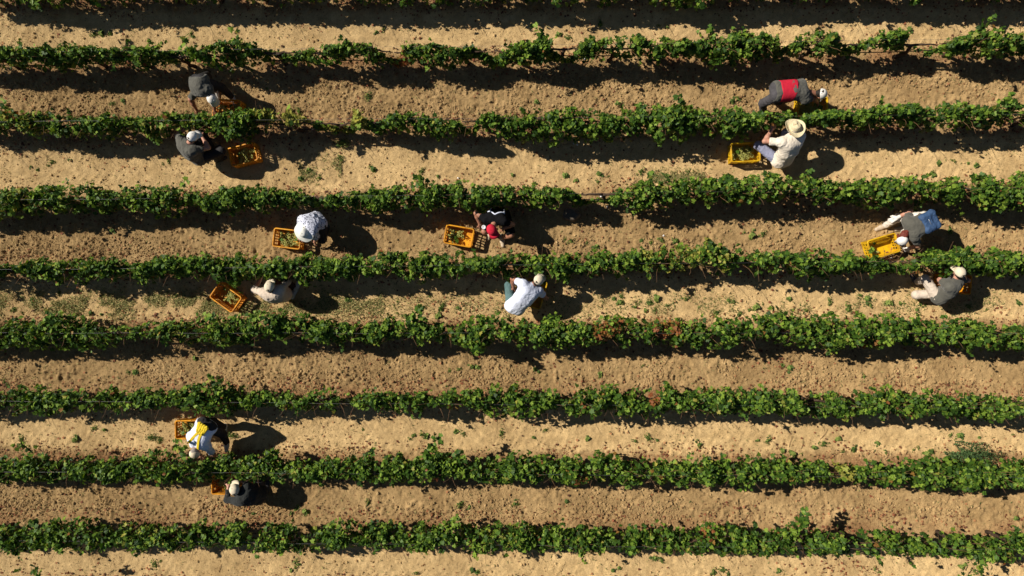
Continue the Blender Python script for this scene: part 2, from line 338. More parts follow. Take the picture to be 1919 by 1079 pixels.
TROD = [tuple(P(*t)[:2]) for t in ((420,180),(400,300),(1440,200),(1440,300),(610,425),(930,440),(1680,425),(545,555),(975,565),(1740,550),(420,815),(490,930),(560,440),(850,450),(430,560))]
def ground_full(X, Y):
    v, d, pale, edge = ground_parts(X, Y)
    Z = ground_low(X, Y)
    rough = 1 - pale
    # clods on the worked strips
    cl = fbm(X, Y, 0.16, 3, 11); patch = np.clip((fbm(X, Y, 0.9, 2, 21) - 0.36) * 4, 0.15, 1)
    Z += rough * patch * 0.022 * (np.abs(cl - 0.5) * 2) ** 0.8
    Z += rough * patch * 0.030 * (vnoise(X, Y, 0.065, 31) ** 2)
    Z += (0.35 + .65 * rough) * 0.014 * (vnoise(X, Y, 0.036, 33) ** 3)
    Z += 0.008 * (fbm(X, Y, 0.09, 2, 61) - 0.5)
    # slanted tread marks of tyres on the smoother strips
    w = fbm(X, Y, 0.6, 2, 71) * 0.22 + fbm(X, Y, 0.13, 3, 75) * 0.13
    u = (X * 0.80 - Y * 0.60) + w
    tread = np.abs(((u / 0.155) % 1.0) - 0.5) * 2
    lane = np.exp(-((d - 0.26) / 0.10) ** 2) + 0.55 * np.exp(-((d - 0.42) / 0.10) ** 2)
    mask = np.clip((fbm(X, Y, 1.5, 2, 81) - 0.30) * 4, 0, 1)
    Z += pale * lane * mask * 0.015 * (tread ** 1.6) * np.clip(fbm(X, Y, 0.10, 2, 85) * 2.4 - .5, 0, 1)
    Z += pale * 0.016 * (np.abs(fbm(X, Y, 0.20, 3, 87) - .5) * 2) ** .8
    lumps = np.clip(vnoise(X, Y, 0.058, 35) - .60, 0, 1) ** .75 * .050 + np.clip(vnoise(X, Y, 0.10, 37) - .70, 0, 1) ** .8 * .080
    lm = rough * np.clip((fbm(X, Y, 0.55, 2, 39) - .34) * 5, 0.12, 1) * (.35 + .9 * np.exp(-((d - .27) / .13) ** 2)) + pale * (.10 + .8 * np.clip(1 - (d - .12) / .10, 0, 1))
    Z += lumps * lm
    pits = np.clip(.30 - vnoise(X, Y, 0.075, 41), 0, 1) ** .8 * .07
    Z -= pits * (rough * .9 + .25) * np.clip((fbm(X, Y, 0.7, 2, 43) - .38) * 5, 0, 1)
    for k, (tx, ty) in enumerate(TROD):
        g = np.exp(-(((X - tx) / .55) ** 2 + ((Y - ty) / .30) ** 2))
        Z = Z + g * .030 * (fbm(X, Y, .24, 2, 160 + k) - .62)
    return Z

# ------------------------------------------------------------------ ground
def build_ground():
    dx = 0.019
    def axis(lo, hi):
        core = np.arange(lo, hi + dx * .5, dx)
        g = dx * 1.35 ** np.arange(1, 42); g = np.cumsum(g); g = g[g < 400]
        return np.concatenate([lo - g[::-1], core, hi + g])
    X1, Y1 = axis(-12.4, 11.6), axis(-6.9, 6.9)
    X, Y = np.meshgrid(X1, Y1)
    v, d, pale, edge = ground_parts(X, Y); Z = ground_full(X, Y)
    far = np.clip((np.maximum(np.abs(X), np.abs(Y)) - 13) / 5, 0, 1); Z *= 1 - far
    V = np.stack([X.ravel(), Y.ravel(), Z.ravel()], 1)
    ny, nx = X.shape; idx = np.arange(nx * ny).reshape(ny, nx)
    Q = np.stack([idx[:-1, :-1], idx[:-1, 1:], idx[1:, 1:], idx[1:, :-1]], -1).reshape(-1, 4)
    me = np_mesh('ground', V, Q, np.arange(len(Q)) * 4)
    at = me.attributes.new('pale', 'FLOAT', 'POINT'); at.data.foreach_set('value', pale.ravel().astype(np.float32))
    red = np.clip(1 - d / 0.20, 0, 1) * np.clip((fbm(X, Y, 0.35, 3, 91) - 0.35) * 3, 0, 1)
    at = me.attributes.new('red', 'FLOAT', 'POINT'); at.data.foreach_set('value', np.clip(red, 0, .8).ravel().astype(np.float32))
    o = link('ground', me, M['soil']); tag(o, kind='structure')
build_ground()

# loose clods, crumbs and pebbles lying on the soil
def build_clods():
    def spots(n, over, fn):
        x = rng.uniform(-11.8, 10.8, n * over); y = rng.uniform(-6.6, 6.6, n * over)
        v, d, pale, edge = ground_parts(x, y); keep = rng.random(n * over) < fn(x, y, d, pale)
        return x[keep][:n], y[keep][:n], d[keep][:n], pale[keep][:n]
    patch = lambda x, y: np.clip((fbm(x, y, 0.7, 3, 21) - 0.36) * 5, 0.12, 1.2)
    dens = lambda x, y, d, pale: np.where(pale > .5, 0.10 + 0.75 * np.clip(1 - (d - .12) / .12, 0, 1), 0.42 + 0.75 * np.exp(-((d - 0.28) / 0.12) ** 2)) * patch(x, y) * .6
    Vs = []; Ls = []; pa = []; re = []; off = 0
    for n, shape, s0, s1 in ((150000, 'oct', .006, .013), (30000, 'ico', .010, .030)):
        if shape == 'oct':
            B = np.array([(1,0,0),(0,1,0),(-1,0,0),(0,-1,0),(0,0,1),(0,0,-1)], float); F = np.array([(0,1,4),(1,2,4),(2,3,4),(3,0,4),(1,0,5),(2,1,5),(3,2,5),(0,3,5)])
        else:
            B = np.array([(0,0,1)] + [(math.cos(a)*.9, math.sin(a)*.9, .35) for a in np.arange(5)*2*math.pi/5] + [(math.cos(a+.6)*.9, math.sin(a+.6)*.9, -.35) for a in np.arange(5)*2*math.pi/5] + [(0,0,-1)])
            F = np.array([(0,i+1,(i+1)%5+1) for i in range(5)] + [(i+1,i+6,(i+1)%5+1) for i in range(5)] + [((i+1)%5+1,i+6,(i+1)%5+6) for i in range(5)] + [(11,(i+1)%5+6,i+6) for i in range(5)])
        x, y, d, pale = spots(n, 4, dens); n = len(x); m = len(B)
        s = s0 + (s1 - s0) * rng.random(n) ** 2.3
        V = B[None] * (1 + 0.45 * (rng.random((n, m, 1)) - .5)) * s[:, None, None] * np.array([1.15, .95, .8])
        a = rng.random(n) * 6.28; c, sn = np.cos(a)[:, None], np.sin(a)[:, None]
        Vx = V[..., 0] * c - V[..., 1] * sn + x[:, None]; Vy = V[..., 0] * sn + V[..., 1] * c + y[:, None]
        Vs.append(np.stack([Vx, Vy, V[..., 2] + (ground_full(x, y) + s * .45)[:, None]], -1).reshape(-1, 3))
        Ls.append((F[None] + off + (np.arange(n) * m)[:, None, None]).reshape(-1, 3)); off += n * m
        pa.append(np.repeat(np.clip(pale * .75 + rng.normal(.2, .32, n), 0, 1.15), m)); re.append(np.repeat(np.clip(rng.normal(.05, .3, n) + .4 * (d < .25), 0, .9), m))
    L = np.concatenate(Ls); me = np_mesh('loose_clods', np.concatenate(Vs), L, np.arange(len(L)) * 3, False)
    for nm, q in (('pale', pa), ('red', re)):
        at = me.attributes.new(nm, 'FLOAT', 'POINT'); at.data.foreach_set('value', np.concatenate(q).astype(np.float32))
    o = link('loose_clods', me, M['soil'])
    tag(o, 'small brown clods and pebbles strewn over the soil between the vine rows', 'clods', kind='stuff')
build_clods()

# ------------------------------------------------------------------ leaves (vectorised)
LT = np.array([(0,0),(.34,-.16),(.52,.14),(.36,.27),(.53,.52),(.24,.60),(0,1.0),(-.24,.60),(-.53,.52),(-.36,.27),(-.52,.14),(-.34,-.16)], dtype=float)
LF = [(0,1,2,3,4,5,6), (0,6,7,8,9,10,11)]
ST = np.array([(0,0),(.16,.25),(.2,.55),(0,1.0),(-.2,.55),(-.16,.25)]); SF = [(0,1,2,3), (0,3,4,5)]
def leaf_mesh(name, pos, nrm, size, dry=None, young=None, tmpl=(LT, LF), fold=0.28, curl=0.25, spin=None):
    T, Fs = tmpl; n = len(pos); m = len(T)
    nrm = nrm / np.linalg.norm(nrm, axis=1, keepdims=True)
    r = rng.normal(size=(n, 3)) if spin is None else spin
    t = np.cross(nrm, r); t /= np.linalg.norm(t, axis=1, keepdims=True) + 1e-9; b = np.cross(nrm, t)
    lx, ly = T[:, 0], T[:, 1]
    c = (curl * (rng.random(n) * 1.6 - .3))[:, None]; f = (fold * (rng.random(n) * 1.4 - .2))[:, None]
    lz = -f * np.abs(lx)[None] - c * (ly[None] - .45) ** 2
    s = size[:, None, None]
    V = pos[:, None] + s * (t[:, None] * lx[None, :, None] + b[:, None] * (ly - .4)[None, :, None] + nrm[:, None] * lz[..., None])
    base = np.arange(n) * m; per = sum(len(q) for q in Fs)
    loops = np.concatenate([np.concatenate([np.array(q) for q in Fs])[None] + base[:, None]]).reshape(-1)
    lens = np.array([len(q) for q in Fs]); st = np.concatenate([[0], np.cumsum(lens)[:-1]])
    starts = (st[None] + (np.arange(n) * per)[:, None]).reshape(-1)
    me = np_mesh(name, V.reshape(-1, 3), loops, starts, False)
    for nm, arr in (('dry', dry), ('young', young)):
        at = me.attributes.new(nm, 'FLOAT', 'FACE')
        a = np.zeros(n) if arr is None else arr
        at.data.foreach_set('value', np.repeat(a, len(Fs)).astype(np.float32))
    return me

RED_SPOTS = [(738,97,22,.75),(750,108,16,.6),(1131,620,26,.75),(1248,612,34,.6),(1160,612,20,.5),(850,770,14,.9),(1225,748,14,.8),(820,905,18,.7),(1090,905,22,.4),(1640,640,20,.3),(672,722,40,.15),(1655,100,20,.35),(1470,845,16,.3),(20,205,30,.3),(1330,1010,20,.25)]
YOUNG_SPOTS = [(505,215,30,.55),(548,222,26,.9),(668,220,16,.95),(620,225,22,.6),(300,240,60,.15),(30,220,50,.25),(20,380,50,.15),(350,620,30,.2),(1580,880,20,.7),(1500,75,60,.15),(1290,480,80,.2),(270,1020,60,.1),(940,1010,40,.15)]
SPOTS_R = [(P(a, b, .9), r * .75 / 98., s * .85) for a, b, r, s in RED_SPOTS]
SPOTS_Y = [(P(a, b, .9), r / 98., s) for a, b, r, s in YOUNG_SPOTS]
SHOOTS = [  # long shoots that stick out of the rows: (row, from px, to px, number of leaves, leaf size)
 (1,(1035,88),(1003,52),34,.10),(1,(1835,60),(1862,32),22,.10),(1,(340,90),(358,68),12,.10),(1,(450,85),(440,60),14,.1),(1,(1340,70),(1328,52),12,.1),
 (2,(1890,210),(1886,178),20,.10),(2,(1905,200),(1895,180),8,.1),(2,(20,212),(2,178),12,.09),(2,(548,232),(540,205),14,.11),(2,(672,236),(664,208),14,.11),(2,(1280,205),(1270,180),16,.1),
 (3,(800,350),(782,330),18,.11),(3,(345,350),(350,335),8,.1),(3,(1215,345),(1218,325),8,.1),(3,(1525,335),(1510,322),8,.1),
 (4,(1340,475),(1325,445),16,.09),(4,(440,488),(445,474),8,.1),(4,(1800,475),(1832,460),18,.09),(4,(1395,478),(1380,462),8,.1),
 (5,(770,605),(790,575),22,.1),(5,(100,605),(88,592),12,.1),(5,(1470,600),(1450,582),14,.1),(5,(400,605),(385,590),10,.11),(5,(890,640),(895,662),22,.1),(5,(740,615),(775,588),14,.1),
 (6,(400,730),(392,706),18,.1),(6,(230,755),(238,772),6,.1),
 (7,(800,865),(818,820),44,.105),(7,(350,865),(330,828),26,.1),(7,(100,865),(25,828),18,.09),(7,(870,860),(850,845),10,.1),(7,(1590,872),(1580,868),4,.1),(7,(700,850),(690,842),6,.1),
 (8,(1490,1000),(1512,957),36,.105),(8,(80,990),(60,975),8,.1),(8,(1830,1050),(1845,1072),14,.1),(8,(900,1035),(890,1045),6,.1),(8,(1905,1010),(1912,990),10,.1),
 (0,(60,-20),(70,10),12,.1),(0,(1310,-20),(1318,14),14,.1),(0,(180,-20),(178,8),8,.1),(9,(62,1110),(66,1062),22,.11),(9,(1800,1125),(1822,1066),18,.1),(9,(30,1115),(25,1070),8,.1),(9,(1060,1110),(1064,1074),8,.1)]

# trunk variants
def trunk_mesh(seed):
    r = random.Random(seed); b = MB()
    x = y = 0.0; pts = [(0, 0, -0.03)]; rad = [0.045]
    for i in range(1, 8):
        x += r.uniform(-.03, .03); y += r.uniform(-.022, .022); pts.append((x, y, 0.085 * i)); rad.append(0.040 - .0016 * i + r.uniform(-.005, .006))
    b.tube(pts, rad, 7)
    for s in (-1, 1):
        q = [pts[-1]]; rr = [0.028]
        for i in range(1, 6):
            q.append((x + s * 0.085 * i, y * (1 - i / 5) + r.uniform(-.012, .012), 0.595 + 0.035 * min(i, 2) + r.uniform(-.012, .012))); rr.append(0.026 - .003 * i)
        b.tube(q, rr, 6)
    return b.mesh('trunk')
def cane_mesh(seed):
    r = random.Random(seed + 50); b = MB()
    for i in range(11):
        x = r.uniform(-.45, .45); p = Vector((x, r.uniform(-.02, .02), .64)); d = Vector((r.uniform(-.4, .4), r.uniform(-.45, .45), 1)).normalized()
        pts = [p.copy()]
        for k in range(5):
            p = p + d * 0.10; d = (d + Vector((r.uniform(-.25, .25), r.uniform(-.25, .25), -.14))).normalized(); pts.append(p.copy())
        b.tube(pts, [.0045, .0042, .004, .0035, .003, .002], 4)
    return b.mesh('cane')
TRUNKS = [trunk_mesh(i) for i in range(6)]; CANES = [cane_mesh(i) for i in range(6)]
for me in TRUNKS: me.materials.append(M['bark'])
for me in CANES: me.materials.append(M['cane'])

ROWNAME = {0: 'the vine row cut by the top edge', 9: 'the vine row at the bottom edge'}
for _k, _w in enumerate(('first', 'second', 'third', 'fourth', 'fifth', 'sixth', 'seventh', 'eighth')): ROWNAME[_k + 1] = 'the %s full row from the top' % _w
SPECIAL_VINES = {(1,740):'grapevine with a patch of reddish dry leaves in the first whole vine row', (1,1745):'thin grapevine with a bare gap and wire showing, right end of the first whole row',
 (1,1015):'grapevine with a long shoot pointing up, middle of the first whole row', (2,600):'sparse grapevine with few yellowish leaves, right of the bent picker in grey',
 (2,425):'leafy grapevine hanging over the orange crate between the two grey-shirted pickers', (2,1490):'grapevine between the straw-hatted picker and the red-belted picker',
 (2,670):'small grapevine with a bright yellow-green shoot in the second whole row', (3,1120):'grapevine beside the bare gap with white scraps in the third whole row',
 (3,915):'grapevine just above the picker with the red cap', (4,1000):'grapevine just above the kneeling picker in the white shirt', (4,1795):'grapevine touching the cream cap of the picker in beige trousers',
 (4,25):'thin grapevine with bare wire at the left end of the fourth row', (5,1140):'grapevine mottled with red dry leaves right of the middle of the fifth row',
 (6,850):'grapevine with a red leaf tuft hanging from its lower side', (6,648):'grapevine beside the narrow dark gap in the third row from the bottom',
 (7,380):'grapevine under the hands of the picker with yellow braces', (7,455):'grapevine overhanging the picker in the black shirt and cap', (7,812):'grapevine with a tall leafy shoot rising above the second row from the bottom',
 (8,1505):'grapevine with a leafy shoot that casts a curled shadow in the lowest row', (7,1820):'grapevine grown together with the dark grey-green weed bush'}

LEAF_HOLES = [(P(*t), .17) for t in ((397,185,.72),(506,538,.88),(1009,525,.88),(1797,511,.92),(366,847,.68),(441,917,.84),(1488,238,1.05),(1537,178,.66))] + [(P(*t), .20) for t in ((975,512,.95),(950,508,1.0),(935,525,.8),(990,515,.9))] + [(P(*t), .10) for t in ((402,860,.5),(381,862,.5),(1447,242,.8),(428,911,.6),(403,206,.5),(369,204,.5),(380,845,.7))]  # middle group is added to keep leaf shadows off the white shirt
def build_vines():
    cnt = 0
    for k in range(10):
        D = ROWDATA[k]; a = D['a']; step = 0.93
        xs = np.arange(-12.0 + (k * 0.37) % 0.9, 11.4, step)
        for i, x0 in enumerate(xs):
            xa, xb = x0 - step / 2, x0 + step / 2
            ry = row_y(k, x0)
            if k in (0, 9) and not (-11.6 < x0 < 10.6): continue
            # leaf cloud inside the traced outline
            area_n = 5400
            lx = rng.uniform(xa - .06, xb + .06, area_n)
            yt = np.interp(lx, a[:, 0], a[:, 1]); yb = np.interp(lx, a[:, 0], a[:, 2])
            wid = np.maximum(yt - yb, 0.0); yc = (yt + yb) / 2
            keep = rng.random(area_n) < (np.clip(wid / 0.60, 0, 1) ** .75 * (0.44 if k > 3 else 0.50) + 0.016)
            lx, wid, yc = lx[keep], wid[keep], yc[keep]; n = len(lx)
            u = np.clip(rng.normal(0, .55, n), -1.12, 1.12)
            gap = np.clip(wid / 0.22, 0.45, 1)
            bumpy = 0.45 + 0.78 * fbm(lx, np.full(n, k * 3.1), 0.34, 2, 3)
            top = (0.60 + 0.54 * np.sqrt(np.clip(1 - (u / 1.15) ** 2, 0, 1)) * bumpy) * gap
            shell = rng.random(n) ** 0.55
            lz = (0.40 * gap + (top - 0.40 * gap) * shell) + rng.normal(0, .02, n)
            clump = 0.45 * vnoise(lx, u * .25 + k * 5.0, 0.19, 13) + 0.55 * vnoise(lx, u * .25 + lz * .6 + k * 5.0, 0.085, 17)
            clump = clump * (0.72 + 0.56 * vnoise(lx, np.full(n, k * 4.3), 0.42, 29))
            k2 = rng.random(n) < np.clip(0.24 + (clump - 0.42) * 5.0, 0.04, 1)
            lx, wid, yc, u, lz, top, clump = lx[k2], wid[k2], yc[k2], u[k2], lz[k2], top[k2], clump[k2]; n = len(lx)
            side = np.where(u > 0, vnoise(lx, np.full(n, k * 2.9 + 50), .16, 19), vnoise(lx, np.full(n, k * 2.9 + 90), .16, 21))
            ly = yc + u * (wid / 2) * (0.50 + 0.94 * side) + rng.normal(0, .012, n)
            ly += (vnoise(lx, np.full(n, k * 7.7), .30, 23) - .5) * .08 + rng.normal(0, .03, n) * (rng.random(n) < .2)
            nr = np.stack([rng.normal(0, .6, n) - .15, u * .7 + rng.normal(0, .55, n), 0.70 + rng.normal(0, .35, n)], 1)
            sz = .034 + .068 * rng.beta(1.5, 1.9, n)
            # random short sprays that break the outline
            for _s in range(rng.integers(2, 7)):
                sx = rng.uniform(xa, xb); w_ = float(np.interp(sx, a[:, 0], a[:, 1] - a[:, 2]))
                if w_ < .2: continue
                cy_ = float(np.interp(sx, a[:, 0], (a[:, 1] + a[:, 2]) / 2)); sg = rng.choice([-1, 1]); ln_ = rng.uniform(.06, .26) * rng.uniform(.5, 1.1); nl = int(3 + ln_ * 42)
                t = rng.random(nl); ang = rng.normal(0, .7); z0 = rng.uniform(.65, 1.05)
                lx = np.concatenate([lx, sx + math.sin(ang) * ln_ * t + rng.normal(0, .022, nl)]); ly = np.concatenate([ly, cy_ + sg * (w_ * .28 + ln_ * t * math.cos(ang)) + rng.normal(0, .022, nl)])
                lz = np.concatenate([lz, z0 + rng.uniform(-.2, .12) * t + rng.normal(0, .02, nl)]); nr = np.concatenate([nr, np.stack([rng.normal(0, .6, nl), rng.normal(0, .6, nl), np.full(nl, .7)], 1)])
                sz = np.concatenate([sz, rng.uniform(.04, .085, nl)])
            # shoots
            for (kr, p0, p1, nl, s) in SHOOTS:
                if kr != k: continue
                A = P(*p0, 0.95); B = P(*p1, 1.12)
                if not (xa <= A.x < xb): continue
                t = rng.random(nl); w = rng.normal(0, .045, (nl, 3))
                lx = np.concatenate([lx, A.x + (B.x - A.x) * t + w[:, 0]]); ly = np.concatenate([ly, A.y + (B.y - A.y) * t + w[:, 1]])
                lz = np.concatenate([lz, .95 + .17 * t + w[:, 2] * .8]); nr = np.concatenate([nr, np.stack([rng.normal(0, .5, nl), rng.normal(0, .5, nl), np.full(nl, .8)], 1)])
                sz = np.concatenate([sz, s * rng.uniform(.6, 1.15, nl)])
            ok = np.ones(len(lx), bool)                # leaves parted at faces and hands, and removed where they shaded the white shirt
            for (c, r) in LEAF_HOLES: ok &= ~(((lx - c.x) ** 2 + (ly - c.y) ** 2 + np.where(lz > c.z, .25, 1) * (lz - c.z) ** 2) < r * r)
            lx, ly, lz, nr, sz = lx[ok], ly[ok], lz[ok], nr[ok], sz[ok]
            n = len(lx)
            if n < 3: continue
            dry = np.zeros(n); young = np.zeros(n)
            for (c, r, s) in SPOTS_R: dry = np.where(((lx - c.x) ** 2 + (ly - c.y) ** 2 < r * r) & (rng.random(n) < s), rng.uniform(.6, 1, n), dry)
            for (c, r, s) in SPOTS_Y: young = np.where(((lx - c.x) ** 2 + (ly - c.y) ** 2 < r * r) & (rng.random(n) < s), rng.uniform(.4, 1, n), young)
            young = np.where(rng.random(n) < .02, rng.uniform(.3, .9, n), young); dry = np.where(rng.random(n) < .008, .7, dry)
            g0 = gz(x0, ry)
            root = empty('grapevine', (x0, ry, g0))
            pos = np.stack([lx - x0, ly - ry, lz - g0], 1)
            link('foliage', leaf_mesh('foliage', pos, nr, sz, dry, young), M['vine_leaf'], root)
            q = (i * 5 + k * 3) % 6; flip = math.pi * ((i + k) % 2)
            tk = link('trunk', TRUNKS[q], None, root); tk.rotation_euler = (0, 0, flip)
            if np.interp(x0, a[:, 0], a[:, 1] - a[:, 2]) > 0.22:
                cn = link('cane', CANES[(q + i) % 6], None, root); cn.rotation_euler = (0, 0, flip)
            third = 'left third' if x0 < -4.1 else ('middle third' if x0 < 3.0 else 'right third')
            lab = 'grapevine in the %s of %s' % (third, ROWNAME[k])
            for (kk, px), t in SPECIAL_VINES.items():
                if kk == k and xa <= P(px, ROWS[k][5][1], .8).x < xb: lab = t
            tag(root, lab, 'grapevine', 'grapevines of ' + ROWNAME[k])
            cnt += 1
    print('vines', cnt)
build_vines()

# trellis wires, drip hoses and the posts at the row ends that carry them
post = MB(); post.tube([(0, 0, -.05), (0, 0, .6), (.004, 0, 1.18)], [.035, .033, .031], 10); post_me = post.mesh('post'); post_me.materials.append(M['post'])
for k in range(10):
    x0, x1 = -12.9, 12.1
    b = MB()
    for z in (0.68, 0.98):
        b.tube([(x, row_y(k, x) + .006 * math.sin(x * 2.1 + k), z + .008 * math.sin(x * 1.3)) for x in np.linspace(x0, x1, 40)], .0016, 4)
    tag(link('trellis_wire', b.mesh('trellis_wire'), M['wire']), 'thin steel wires stretched along ' + ROWNAME[k], 'wire', 'trellis wires of the vine rows')
    b = MB(); b.tube([(x, row_y(k, x) - .03 + .02 * math.sin(x * .9 + k), .40 + .02 * math.sin(x * 3.4 + k)) for x in np.linspace(x0, x1, 70)], .010, 6)
    tag(link('drip_hose', b.mesh('drip_hose'), M['hose']), 'black drip hose hanging along ' + ROWNAME[k], 'hose', 'drip hoses of the vine rows')
    for x, w in ((x0, 'left'), (x1, 'right')):
        o = link('trellis_post', post_me); o.location = (x, row_y(k, x), gz(x, row_y(k, x)))
        tag(o, 'wooden end post at the %s end of %s' % (w, ROWNAME[k]), 'post', 'posts at the ends of the vine rows')

# ------------------------------------------------------------------ weeds
STRIP = ['the top-edge soil strip', 'the soil strip below the first full row', 'the soil strip below the second full row', 'the soil strip below the third full row', 'the grassy strip below the fourth full row',
         'the soil strip below the fifth full row', 'the soil strip below the sixth full row', 'the soil strip below the seventh full row', 'the bottom-edge soil strip']
def weed_mesh(seed, n, spread, hgt, size, tm=(ST, SF)):
    g = np.random.default_rng(seed)
    a = g.random(n) * 6.283; r = spread * np.sqrt(g.random(n)) * (0.6 + .4 * np.sin(a * 2 + seed))
    pos = np.stack([np.cos(a) * r, np.sin(a) * r, 0.012 + g.random(n) * hgt * .7], 1)
    nr = np.stack([np.cos(a) * .6 + g.normal(0, .4, n), np.sin(a) * .6 + g.normal(0, .4, n), np.full(n, .8)], 1)
    yg = np.where(g.random(n) < .25, g.random(n) * .6, 0)
    return leaf_mesh('weed', pos, nr, size * g.uniform(.6, 1.2, n), None, yg, tm, .2, .3)
WEEDS = [weed_mesh(1, 14, .07, .06, .075, (LT, LF)), weed_mesh(2, 26, .09, .05, .055), weed_mesh(3, 9, .045, .04, .07, (LT, LF)), weed_mesh(4, 60, .11, .04, .042), weed_mesh(5, 16, .07, .05, .06, (LT, LF)), weed_mesh(6, 40, .085, .03, .045)]
for me in WEEDS: me.materials.append(M['weed_leaf'])
WPOS = {0: [(190,62),(205,64),(1125,46),(1065,70),(705,60),(357,62),(1430,60),(1690,58),(1250,50)],
 1: [(690,178),(1005,190),(210,194),(1372,190),(560,208),(1158,195),(310,90+30),(500,165)],
 2: [(90,310),(70,318),(305,307),(580,318),(600,332),(565,335),(790,320),(820,330),(1062,330),(1078,338),(1120,340),(1215,325),(1220,342),(1250,330),(1748,322),(1760,305),(1785,300),(1815,305),(1290,322),(130,300),(640,300),(960,328),(1140,330),(700,318)],
 3: [(1395,435),(1412,430),(1430,438),(1780,433),(1240,450),(1266,452),(1220,455),(1330,468),(1100,455),(210,372+60),(1070,452)],
 4: [(745,565),(785,575),(830,572),(858,577),(760,592),(820,592),(805,555),(1150,560),(1165,555),(1190,575),(1200,565),(1210,582),(1285,560),(1310,575),(1375,566),(1385,590),(1430,570),(1480,560),(1510,582),(1530,592),(1555,570),(1625,560),(1632,572),(1665,567),(1695,568),(1718,580),(1735,572),(1910,568),(1815,572),(1405,580),(1340,585),(1455,590),(1590,575),(1250,572),(1850,580),(1230,560),(60,560),(170,588),(205,590),(340,560),(110,548),(480,585),(545,575),(650,560),(25,580)],
 5: [(885,687),(1125,700),(240,698),(395,708),(8,715),(365,672),(1205,685),(1010,697),(860,692),(1480,690),(1620,705)],
 6: [(40,830),(55,836),(195,805),(140,822),(280,820),(300,825),(680,805),(660,840),(775,816),(790,814),(855,808),(940,812),(1000,820),(1022,806),(1100,822),(1190,826),(1232,826),(1215,820),(1420,825),(1440,824),(1485,850),(1502,850),(1525,838),(1545,832),(1600,842),(1660,848),(1645,830),(1712,843),(1745,846),(1782,815),(1802,816),(1900,815),(1570,822),(1310,832),(1835,820)],
 7: [(475,962),(555,955),(545,962),(970,945),(1062,940),(1905,970),(880,950),(690,942)],
 8: [(35,1068),(545,1070),(780,1073),(885,1070),(1355,1068),(1460,1070),(1640,1066),(1802,1062),(1830,1074),(1160,1064),(300,1052),(1365,1076),(1240,1050),(560,1058)]}
wi = 0
for st_, lst in WPOS.items():
    lst = lst + [(a + random.uniform(-20, 20), b + random.uniform(-7, 7)) for a, b in lst if random.random() < .6]
    for (px, py) in lst:
        p = P(px, py, .03); o = bpy.data.objects.new('weed', WEEDS[(wi * 7 + st_) % 6]); COL.objects.link(o); wi += 1
        o.location = (p.x, p.y, float(ground_full(np.array([p.x]), np.array([p.y]))[0])); o.rotation_euler = (0, 0, wi * 1.7); s = random.uniform(.5, 1.25); o.scale = (s, s, s)
        third = 'left third' if px < 640 else ('middle third' if px < 1280 else 'right third')
        tag(o, 'small green weed in the %s of %s' % (third, STRIP[st_]), 'weed', 'weeds in the %s of %s' % (third, STRIP[st_]))

def herb(px, py, rx, ry, n, size, hgt, label, mat):
    p = P(px, py, .15); g = np.random.default_rng(int(px))
    a = g.random(n) * 6.283; r = g.random(n) ** .62 * (.72 + .22 * np.sin(3 * a + px) + .16 * np.sin(7 * a)); xx = np.cos(a) * r * rx; yy = np.sin(a) * r * ry
    pos = np.stack([xx, yy, .02 + hgt * np.clip(1 - r ** 2, 0.05, 1) * g.random(n) ** .5], 1)
    nr = np.stack([np.cos(a) * r + g.normal(0, .5, n), np.sin(a) * r + g.normal(0, .5, n), np.full(n, .6)], 1)
    root = empty('weed_bush', (p.x, p.y, gz(p.x, p.y)))
    link('foliage', leaf_mesh('foliage', pos, nr, size * g.uniform(.6, 1.3, n), None, None, (ST, SF), .1, .3), M[mat], root)
    b = MB()
    for i in range(9):
        t = i * .7; b.tube([(0, 0, -.01), (math.cos(t) * rx * .4, math.sin(t) * ry * .4, hgt * .5), (math.cos(t) * rx * .75, math.sin(t) * ry * .75, hgt * .6)], [.005, .004, .002], 4)
    link('stem', b.mesh('stem'), M['stem'], root)
    tag(root, label, 'weed bush')
herb(1825, 853, .78, .30, 1500, .045, .26, 'wide dark grey-green weed bush grown against the second row from the bottom', 'herb_leaf')
herb(1540, 507, .20, .13, 500, .045, .25, 'blue-green herb bush sprouting on the lower side of the fourth row', 'herb_leaf')
herb(210 + 430, 268, .20, .16, 160, .045, .14, 'sprawling dark weed in the shadow below the sparse vine of the second row', 'weed_leaf')
herb(430, 818, .001 + .16, .10, 60, .04, .08, 'low weed patch right behind the picker with yellow braces', 'weed_leaf')
herb(280, 822, .24, .10, 120, .035, .08, 'thin low weed patch left of the crate beside the yellow braces', 'weed_leaf')

